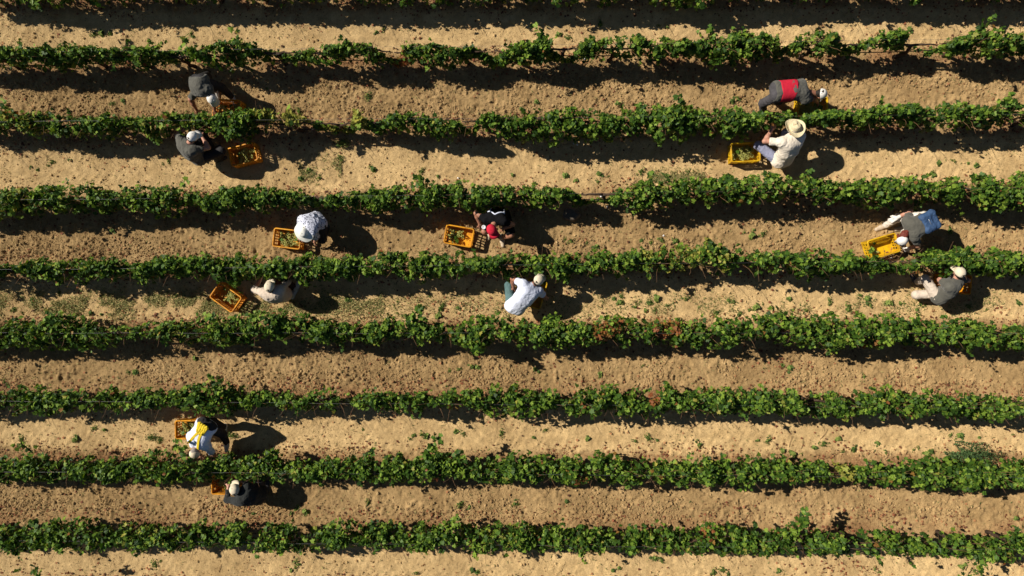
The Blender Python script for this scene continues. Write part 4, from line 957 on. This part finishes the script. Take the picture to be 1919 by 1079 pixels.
def person(sp):
    pt = lambda t: np.array(P(*t))
    pel, nek, hed = pt(sp['pelvis']), pt(sp['neck']), pt(sp['head'])
    base = np.array((pel[0], pel[1], gz(pel[0], pel[1])))
    root = empty('person', tuple(base)); tag(root, sp['label'], 'person', 'grape pickers in the vineyard')
    K = sp.get('scale', 1.0)
    sd = nz(nek - pel); fr = np.array(sp['front'], float); fr = nz(fr - sd * (fr @ sd)); lat = np.cross(fr, sd)
    Ls = np.linalg.norm(nek - pel)
    midp = pel + sd * Ls * .48 - fr * .045; chest = pel + sd * Ls * .80 - fr * .03
    sh = [nek - sd * .045 - lat * .17 * K - fr * .0, nek - sd * .045 + lat * .17 * K]
    hips = [pel - lat * .09, pel + lat * .09]
    # match hands / feet to the nearer side
    def pair(src, tg):
        tg = [pt(t) for t in tg]
        if np.linalg.norm(src[0]-tg[0]) + np.linalg.norm(src[1]-tg[1]) > np.linalg.norm(src[0]-tg[1]) + np.linalg.norm(src[1]-tg[0]): return [tg[1], tg[0]], True
        return tg, False
    hands, hsw = pair(sh, sp['hands']); feet, fsw = pair(hips, sp['feet'])
    eh = sp.get('elbow', [None, None]); kh = sp.get('knee', [None, None])
    if hsw: eh = eh[::-1]
    if fsw: kh = kh[::-1]
    elb = []; kne = []
    for i in (0, 1):
        sgn = -1 if i == 0 else 1
        hint = eh[i] if eh[i] is not None else (lat * sgn * .8 - fr * .5 - np.array((0, 0, .3)))
        e, t = ik(sh[i], hands[i], .285 * K, .255 * K, hint); elb.append(e); hands[i] = t
        hint = kh[i] if kh[i] is not None else (fr * 1.0 + lat * sgn * .45 + np.array((0, 0, .4)))
        f = feet[i].copy(); f[2] = gz(f[0], f[1]) + f[2] + .035
        e, t = ik(hips[i], f, .43 * K, .42 * K, hint); kne.append(e); feet[i] = t
    R = frame(sp['crown'], sp['face']); Rx, Fx, Ux = R
    hc = hed
    # ---- body
    B = Field()
    def torso(F, g, k, top=True):
        F.cone(pel - lat * .065, pel + lat * .065, .105 + g, .105 + g, k)
        F.cone(pel - lat * .050, midp - lat * .050, .100 + g, .098 + g, k).cone(pel + lat * .050, midp + lat * .050, .100 + g, .098 + g, k)
        F.cone(midp - lat * .055, chest - lat * .075, .098 + g, .105 + g, k).cone(midp + lat * .055, chest + lat * .075, .098 + g, .105 + g, k)
        F.cone(chest, nek - sd * .05, .09 + g, .07 + g, k)
        for i in (0, 1): F.cone(chest + lat * (-.07 if i == 0 else .07), sh[i], .085 + g, .056 + g, k)
    torso(B, 0, .04)
    B.cone(nek - sd * .04, hc - Ux * .05 - Fx * .015, .060, .050, .03)
    B.ell(hc + Ux * .028 - Fx * .008, R, (.076, .094, .090), .02)
    B.cone(hc + Fx * .020 - Ux * .01, hc + Fx * .050 - Ux * .080, .066, .036, .03)
    B.cone(hc + Fx * .086 + Ux * .012, hc + Fx * .108 - Ux * .026, .010, .015, .012)
    B.cone(hc + Fx * .084 - Ux * .055 - Rx * .016, hc + Fx * .084 - Ux * .055 + Rx * .016, .009, .009, .010)
    for s in (-1, 1):
        B.cone(hc + Rx * s * .077 - Fx * .01 + Ux * .012, hc + Rx * s * .080 - Fx * .008 - Ux * .022, .014, .010, .008)
    tips = []; dirs = []
    handF = [Field(), Field()]
    for i in (0, 1):
        a, e, h = sh[i], elb[i], hands[i]
        B.cone(a, e, .052, .042, .03); u = nz(h - e)
        B.cone(e, e + (h - e) * .35, .043, .044, .02).cone(e + (h - e) * .35, h, .044, .027, .02)
        pn = nz(np.array((0, 0, -1.)) - u * u[2] * -1 + fr * .2); pn = nz(pn - u * (pn @ u)); sd2 = np.cross(u, pn) * (1 if i == 0 else -1)
        for F, gg in ((B, 0), (handF[i], .006)):
            F.cone(h + u * .012 - sd2 * .018, h + u * .075 - sd2 * .026, .020 + gg, .015 + gg, .015).cone(h + u * .012 + sd2 * .018, h + u * .075 + sd2 * .028, .020 + gg, .015 + gg, .015)
            for q, ln in ((-1.5, .032), (-.5, .040), (.5, .043), (1.5, .038)):
                r0 = h + u * .080 + sd2 * q * .0215; d1 = nz(u + sd2 * q * .10 + pn * .35); d2 = nz(u * .55 + sd2 * q * .08 + pn * .9)
                m1 = r0 + d1 * ln; F.cone(r0, m1, .0095 + gg, .0085 + gg, .006).cone(m1, m1 + d2 * ln * .85, .0085 + gg, .0075 + gg, .004)
            t0 = h + u * .025 + sd2 * .034; t1 = t0 + nz(u * .6 + sd2 * .9 + pn * .3) * .040; F.cone(t0, t1, .013 + gg, .010 + gg, .010).cone(t1, t1 + nz(u + sd2 * .2 + pn * .5) * .032, .010 + gg, .008 + gg, .004)
        handF[i].cone(h - u * .05, h + u * .01, .036, .034, .015)
        hp, kn, ft = hips[i], kne[i], feet[i]
        B.cone(hp, kn, .086, .058, .04).cone(kn, kn + (ft - kn) * .3, .056, .056, .02).cone(kn + (ft - kn) * .3, ft, .056, .037, .02)
        fd = np.array(sp['toes'][i] if 'toes' in sp else fr, float); fd[2] = 0; fd = nz(fd); dirs.append(fd)
        B.cone(ft - np.array((0, 0, .0)), ft + fd * .14 - np.array((0, 0, .015)), .036, .026, .03)
    bm = B.mesh('body', .0085, base); link('body', bm, M[sp['skin']], root)
    for s in (-1, 1):
        link('eye', Field().ball(hc + Fx * .082 + Rx * s * .032 + Ux * .012, .011).mesh('eye', .004, base), M['eye'], root)
    # ---- clothes
    T = Field(); torso(T, sp.get('loose', .016) + .004, .05)
    hem = pel - sd * .05
    sl_len = sp.get('sleeve', .62)
    for i in (0, 1):
        a, e, h = sh[i], elb[i], hands[i]
        if sl_len <= 1: T.cone(a, a + (e - a) * sl_len, .070, .066, .05, True)
        else: T.cone(a, e, .070, .058, .05).cone(e, e + (h - e) * (sl_len - 1), .058, .044, .03, True)
    T.cut(hem - sd * sp.get('hem', .02), -sd)
    tm = T.mesh('shirt', .0095, base); wrinkle(tm, .0085 if 'white' not in sp['shirt'] else .005, 10, sp['seed']); link('shirt', tm, M[sp['shirt']], root)
    L = Field(); g = .013
    L.cone(pel - lat * .065, pel + lat * .065, .104 + g, .104 + g, .045).cone(pel - lat * .05, pel - lat * .05 + sd * .08, .100, .098, .02, True).cone(pel + lat * .05, pel + lat * .05 + sd * .08, .100, .098, .02, True)
    ll = sp.get('legs', 1.92)
    for i in (0, 1):
        hp, kn, ft = hips[i], kne[i], feet[i]
        if ll <= 1: L.cone(hp, hp + (kn - hp) * ll, .108, .088, .05, True)
        else: L.cone(hp, kn, .102, .078, .045).cone(kn, kn + (ft - kn) * (ll - 1), .076, .060, .03, True)
    lm = L.mesh('trousers', .0095, base); wrinkle(lm, .007, 12, sp['seed'] + 5); link('trousers', lm, M[sp['trousers']], root)
    for i in (0, 1):
        ft, fd = feet[i], dirs[i]; up = np.array((0, 0, 1.)); S_ = Field()
        S_.cone(ft - fd * .045 - up * .012, ft + fd * .06 - up * .012, .044, .046, .03).cone(ft + fd * .06 - up * .012, ft + fd * .155 - up * .018, .048, .038, .03).cone(ft + up * .035, ft - fd * .02, .046, .046, .02, False)
        link('shoe', S_.mesh('shoe', .009, base), M[sp['shoes']], root)
    bv = BVHTree.FromPolygons([tuple(v.co) for v in tm.vertices], [tuple(p.vertices) for p in tm.polygons])
    def onback(q, lift):
        o_ = Vector(q - fr * .6 - base); hit = bv.ray_cast(o_, Vector(fr), 1.2)[0]
        return np.array(hit if hit is not None else Vector(q - fr * .15 - base)) - fr * lift
    # ---- hair and hat
    Hh = Field(); Hh.ell(hc + Ux * .026 - Fx * .014, R, (.082, .095, .094), .02).cone(hc - Fx * .055 + Ux * .0, hc - Fx * .060 - Ux * .045, .055, .040, .03)
    Hh.cut(hc - Fx * .0 + Ux * .02, nz(Fx * 1.0 - Ux * .15))
    if sp.get('longhair'):
        for j in range(6):
            q = hc - Fx * (.07 + .012 * j) - Ux * (.02 + .014 * j) + Rx * (.03 * math.sin(j * 2.1)); Hh.ball(q, .05 - .003 * j, .02)
        # cheek-side locks
        for s in (-1, 1): Hh.cone(hc + Rx * s * .075 - Fx * .02, hc + Rx * s * .085 - Ux * .08 - Fx * .01, .026, .016, .02)
    hm = Hh.mesh('hair', .008, base); wrinkle(hm, .003, 45, 2); link('hair', hm, M[sp.get('hair', 'hair_dark')], root)
    add_hat(root, base, hc, R, sp['hat'], M[sp['hatmat']], sp.get('hole', False))
    # ---- extras
    for i in (0, 1):
        if sp.get('gloves'): link('glove', handF[i].mesh('glove', .007, base), M[sp['gloves']], root)
    if 'belt' in sp:
        Bf = Field(); gg = .052
        a0, a1 = pel + sd * .02, pel + sd * (Ls * .56)
        Bf.cone(a0 - lat * .05, a1 - lat * .055 - fr * .04, .100 + gg, .098 + gg, .05).cone(a0 + lat * .05, a1 + lat * .055 - fr * .04, .100 + gg, .098 + gg, .05)
        Bf.cut(a0, -sd); Bf.cut(a1, nz(sd + lat * .25)); bmh = Bf.mesh('back_belt', .0095, base); wrinkle(bmh, .002, 11, 3); link('back_belt', bmh, M[sp['belt']], root)
    if sp.get('braces'):
        for sg in (-1, 1):
            pts = []
            for t in np.linspace(0, 1, 11):
                c = (nek - sd * .02) * t + (pel + sd * .06) * (1 - t); pts.append(onback(c + lat * sg * (.022 + .085 * t), .003))
            V = []; F = []
            for p_ in pts:
                for o_, n_ in ((-.024, 0), (.024, 0), (.024, .006), (-.024, .006)): V.append(p_ + lat * o_ - fr * n_)
            for j in range(len(pts) - 1):
                for q in range(4): F.append((j*4+q, j*4+(q+1) % 4, j*4+4+(q+1) % 4, j*4+4+q))
            F += [(0, 1, 2, 3), tuple(len(V) - 4 + q for q in (3, 2, 1, 0))]
            link('brace', py_mesh('brace', V, F, False), M['strap_yellow'], root)
        c = pel + sd * .09 - fr * .135; Wf = Field()
        for j in range(9):
            o_ = (j - 4) * .024
            a_ = onback(pel + sd * (-.10 - .02 * (j % 2)) + lat * o_, .012) + base; b_ = onback(pel + sd * (.085 - .02 * (j % 3)) + lat * o_ * .7, .014 + .012 * (j % 2)) + base
            Wf.cone(a_, b_, .021, .018, .008)
        wm = Wf.mesh('folded_bib', .006, base); wrinkle(wm, .006, 28, 4); link('folded_bib', wm, M['strap_yellow'], root)
    if sp.get('stripes'):                                   # pale piping round the shoulders of the dark top
        b = MB()
        arc = [onback(nek - sd * (.015 + .10 * abs(math.sin(t)) ** 1.5) + lat * .16 * math.sin(t) - sd * .0, .004) for t in np.linspace(-1.25, 1.25, 15)]
        b.tube(arc, .014, 6)
        for sg in (-1, 1):
            b.tube([onback(nek - sd * (.10 + .15 * t) + lat * sg * (.155 - .03 * t), .004) for t in np.linspace(0, 1, 6)], .014, 6)
        link('piping', b.mesh('piping'), M['white_shirt'], root)
    return dict(pel=pel, sd=sd, fr=fr, lat=lat, hands=hands, nek=nek)

DN = (0, 0, -1)
PEOPLE = [
 dict(label='person in a grey shirt and white cap bent over beside the half hidden orange crate', seed=1, skin='skin_tan',
   pelvis=(374,151,.82), neck=(381,170,.72), head=(397,185,.70), crown=(.6,-.42,.55), face=(.3,-.55,-.8), front=(.3,-.6,-.8), hands=[(369,207,.36),(403,210,.36)], feet=[(438,184,0),(405,172,0)],
   elbow=[(-.4,.2,.4),(.3,.2,.3)], shirt='grey_shirt', trousers='dark_trouser', shoes='shoe_pale', hat='cap', hatmat='white_cap', hole=True, loose=.032, hem=.04, sleeve=.85, toes=[(.3,-1,0),(.3,-1,0)]),
 dict(label='person in a grey shirt and white cap crouching in shadow below the second vine row', seed=2, skin='skin',
   pelvis=(370,293,.42), neck=(349,270,.86), head=(362,257,.98), crown=(.35,.42,.85), face=(.6,.7,-.6), front=(.6,.75,0), hands=[(378,255,.72),(350,238,.62)], feet=[(402,283,0),(410,300,0)],
   elbow=[(.8,-.5,-.3),(-.5,.3,-.4)], shirt='grey_shirt', trousers='dark_trouser', shoes='shoe_dark', hat='cap', hatmat='white_cap', hole=True, loose=.03, toes=[(.8,.6,0),(.9,.3,0)]),
 dict(label='person with a red back belt and white cap stooping over the yellow crate', seed=3, skin='skin_tan',
   pelvis=(1456,171,.82), neck=(1509,171,.70), head=(1537,176,.66), crown=(.80,-.1,.5), face=(.4,-.2,-.9), front=(.2,-.25,-1), hands=[(1466,192,.36),(1534,192,.34)], feet=[(1429,212,0),(1445,186,0)],
   elbow=[(.2,-.5,.3),(.3,.3,.2)], knee=[(-1,.2,.2),(.2,-.4,.2)], shirt='grey_shirt', trousers='charcoal', shoes='shoe_dark', hat='cap', hatmat='white_cap', hole=True, belt='red', loose=.022, toes=[(.8,-.6,0),(.9,-.3,0)], longneck=1),
 dict(label='person in a straw hat and cream T-shirt squatting right of a yellow crate', seed=4, skin='skin',
   pelvis=(1466,298,.40), neck=(1484,257,.90), head=(1488,241,1.02), crown=(.03,.38,.92), face=(-.2,.9,-.4), front=(-.35,1,.1), hands=[(1447,242,.78),(1478,228,.6)], feet=[(1440,290,0),(1466,281,0)],
   elbow=[(-.8,-.9,.1),(.3,.2,-.8)], scale=1.1, shirt='cream_shirt', trousers='blue_trouser', shoes='shoe_dark', hat='straw', hatmat='straw', hair='hair_grey', loose=.042, hem=.05, sleeve=.72, toes=[(-.5,.9,0),(-.2,1,0)]),
 dict(label='person in a wide white hat and patterned blouse bent over a yellow crate', seed=5, skin='skin',
   pelvis=(597,413,.62), neck=(573,424,.84), head=(571,434,.86), crown=(-.12,-.30,.85), face=(-.4,-.85,-.5), front=(-.6,-.7,-.5), hands=[(563,455,.34),(590,455,.34)], feet=[(612,428,0),(600,408,0)],
   elbow=[(-.8,.3,.1),(.7,-.2,.1)], shirt='floral', trousers='dark_trouser', shoes='shoe_dark', hat='wide', hatmat='white_hat', loose=.02, sleeve=.95, toes=[(-.6,-.8,0),(-.7,-.6,0)], scale=.95),
 dict(label='person in a red cap and black top squatting right of the bright amber crate', seed=6, skin='skin_tan',
   pelvis=(937,401,.40), neck=(927,414,.84), head=(922,431,.92), crown=(-.05,-.15,1), face=(.45,-.9,-.25), front=(-.1,-1,-.1), hands=[(899,420,.55),(944,428,.45)], feet=[(941,446,0),(919,434,0)],
   elbow=[(-.9,.8,-.2),(1,.1,-.1)], shirt='jet_shirt', trousers='jet_shirt', shoes='shoe_beige', hat='cap', hatmat='red', loose=.014, stripes=True, legs=.95, sleeve=.5, toes=[(.1,-1,0),(-.3,-1,0)], scale=.97),
 dict(label='red-haired person in a white cap leaning over the slanting yellow crate', seed=7, skin='skin',
   pelvis=(1735,415,.72), neck=(1703,431,.74), head=(1691,448,.70), crown=(-.25,-.75,.35), face=(.1,-.45,-.9), front=(-.7,-.3,-.8), hands=[(1681,408,.55),(1702,466,.30)], feet=[(1655,424,0),(1692,428,0)],
   elbow=[(1,.45,.3),(.8,-.4,.1)], knee=[(.2,.3,1),(-.6,-.5,.3)], shirt='grey_shirt', trousers='pale_trouser', shoes='shoe_beige', hat='cap', hatmat='white_cap', hair='hair_red', longhair=True, gloves='glove', loose=.02, toes=[(-1,-.15,0),(-.9,-.4,0)]),
 dict(label='person in a beige shirt and cream cap kneeling right of the askew orange crate', seed=8, skin='skin',
   pelvis=(527,552,.36), neck=(508,545,.74), head=(506,538,.88), crown=(-.05,.50,.85), face=(-.1,.8,-.6), front=(-.15,1,-.1), hands=[(488,522,.45),(518,516,.5)], feet=[(556,541,.0),(550,553,.0)],
   elbow=[(-1,-.2,-.2),(.8,-.1,-.4)], knee=[(-.6,1,-.3),(-.8,.5,-.3)], shirt='beige_shirt', trousers='maroon', shoes='shoe_pale', hat='cap', hatmat='cream_cap', hole=True, loose=.034, hem=.05, sleeve=1.3, toes=[(.3,.9,0),(.3,.9,0)]),
 dict(label='person in a white T-shirt and cream cap crouched over a hidden crate', seed=9, skin='skin_tan',
   pelvis=(965,575,.52), neck=(997,535,.80), head=(1009,525,.86), crown=(.42,.40,.8), face=(.5,.5,-.65), front=(-.2,.55,-.75), hands=[(962,540,.52),(1008,550,.34)], feet=[(961,556,0),(980,566,0)],
   elbow=[(-.5,.8,.2),(.8,-.6,-.1)], shirt='white_shirt', trousers='teal_trouser', shoes='shoe_dark', hat='cap', hatmat='cream_cap', hole=True, loose=.034, hem=.04, knee=[(-.15,.5,.9),(.2,.5,.9)], toes=[(-.2,1,0),(-.1,1,0)]),
 dict(label='person in beige trousers, grey shirt and cream cap crouching at the right', seed=10, skin='skin',
   pelvis=(1762,554,.46), neck=(1789,526,.82), head=(1797,511,.90), crown=(-.02,.5,.85), face=(-.2,.8,-.6), front=(-.8,.6,-.35), hands=[(1762,528,.42),(1802,520,.36)], feet=[(1716,529,0),(1734,552,0)],
   elbow=[(-.6,.5,.2),(.9,-.3,0)], knee=[(-.3,.4,1),(-.6,.0,.5)], shirt='grey_shirt', trousers='beige_trouser', shoes='shoe_dark', hat='cap', hatmat='cream_cap', hole=True, loose=.026, sleeve=.8, toes=[(-.6,.9,0),(-.9,.2,0)]),
 dict(label='person in a white shirt with yellow braces bending over the second row from the bottom', seed=11, skin='skin',
   pelvis=(387,797,.86), neck=(371,829,.70), head=(366,847,.66), crown=(-.15,-.85,.35), face=(.0,-.4,-.9), front=(-.3,-.4,-.9), hands=[(402,862,.34),(381,864,.36)], feet=[(431,833,0),(424,801,0)],
   elbow=[(.7,.1,.3),(-.8,0,.3)], shirt='white_shirt', trousers='dark_trouser', shoes='shoe_pale', hat='beanie', hatmat='cream_cap', hair='hair_grey', braces=True, loose=.034, hem=-.01, sleeve=.85, toes=[(-.1,-1,0),(-.2,-1,0)]),
 dict(label='person in a black long-sleeved shirt and beige cap crouching beside an orange crate', seed=12, skin='skin',
   pelvis=(486,927,.40), neck=(451,925,.74), head=(441,917,.84), crown=(-.15,.42,.85), face=(-.3,.9,-.6), front=(-.85,.55,-.1), hands=[(428,911,.52),(457,902,.5)], feet=[(482,905,0),(500,917,0)],
   elbow=[(-.6,-.5,-.1),(.2,-.2,-.9)], shirt='black_shirt', trousers='charcoal', shoes='shoe_dark', hat='cap', hatmat='cream_cap', hole=True, loose=.032, sleeve=1.75, toes=[(.1,1,0),(.3,1,0)]),
]
INFO = [person(sp) for sp in PEOPLE]

# blue bag worn on the back of the red-haired picker
def bag():
    I = INFO[6]; c = I['pel'] - I['fr'] * .145 + I['sd'] * .03; base = c - np.array((0, 0, .1))
    root = empty('waist_bag', tuple(base))
    F = Field(); sd, lat, fr = I['sd'], I['lat'], I['fr']
    for s in (-1, 1):
        F.cone(c + lat * s * .13 - sd * .10, c + lat * s * .12 + sd * .09, .052, .060, .05)
    F.cone(c - lat * .13 - sd * .11, c + lat * .13 - sd * .11, .05, .05, .05).cone(c - lat * .12 + sd * .09, c + lat * .12 + sd * .09, .058, .058, .05).cone(c - lat * .1, c + lat * .1, .06, .06, .05)
    me = F.mesh('pouch', .009, base); wrinkle(me, .008, 12, 8); link('pouch', me, M['blue_bag'], root)
    b = MB()
    pel = I['pel'] + sd * .05; V = [pel + lat * (.165 * math.cos(t)) + fr * (.150 * math.sin(t)) - base for t in np.linspace(-.5, math.pi + .5, 20)]
    b.tube(V, .012, 6); link('strap', b.mesh('strap'), M['dark_trouser'], root)
    b = MB(); b.tube([c - lat * .13 - fr * .058 + sd * .03 - base, c - fr * .066 + sd * .035 - base, c + lat * .13 - fr * .058 + sd * .03 - base], .006, 6); link('zip', b.mesh('zip'), M['steel'], root)
    tag(root, 'blue pouch worn at the back of the red-haired picker', 'bag')
bag()
def cup():
    I = INFO[5]; h = min(I['hands'], key=lambda q: q[0]); c = Vector(P(906, 424, .60)); base = c - Vector((0, 0, .05))
    def prof(v, a):
        if v < .3: r, z = .032 * v / .3, 0
        elif v < .8: t = (v - .3) / .5; r, z = .032 + .008 * t, .10 * t
        else: t = (v - .8) / .2; r, z = .040 * (1 - t) + .001, .10 + .004 * (1 - t) - .006 * t
        return (r * math.cos(a), r * math.sin(a), z)
    o = link('cup', lathe_grid('cup', prof, 24, 20), M['cup']); o.location = base; o.rotation_euler = (.2, .1, 0)
    tag(o, 'small white lidded cup held by the red-capped picker', 'cup')
cup()
print('objects', len(bpy.data.objects))
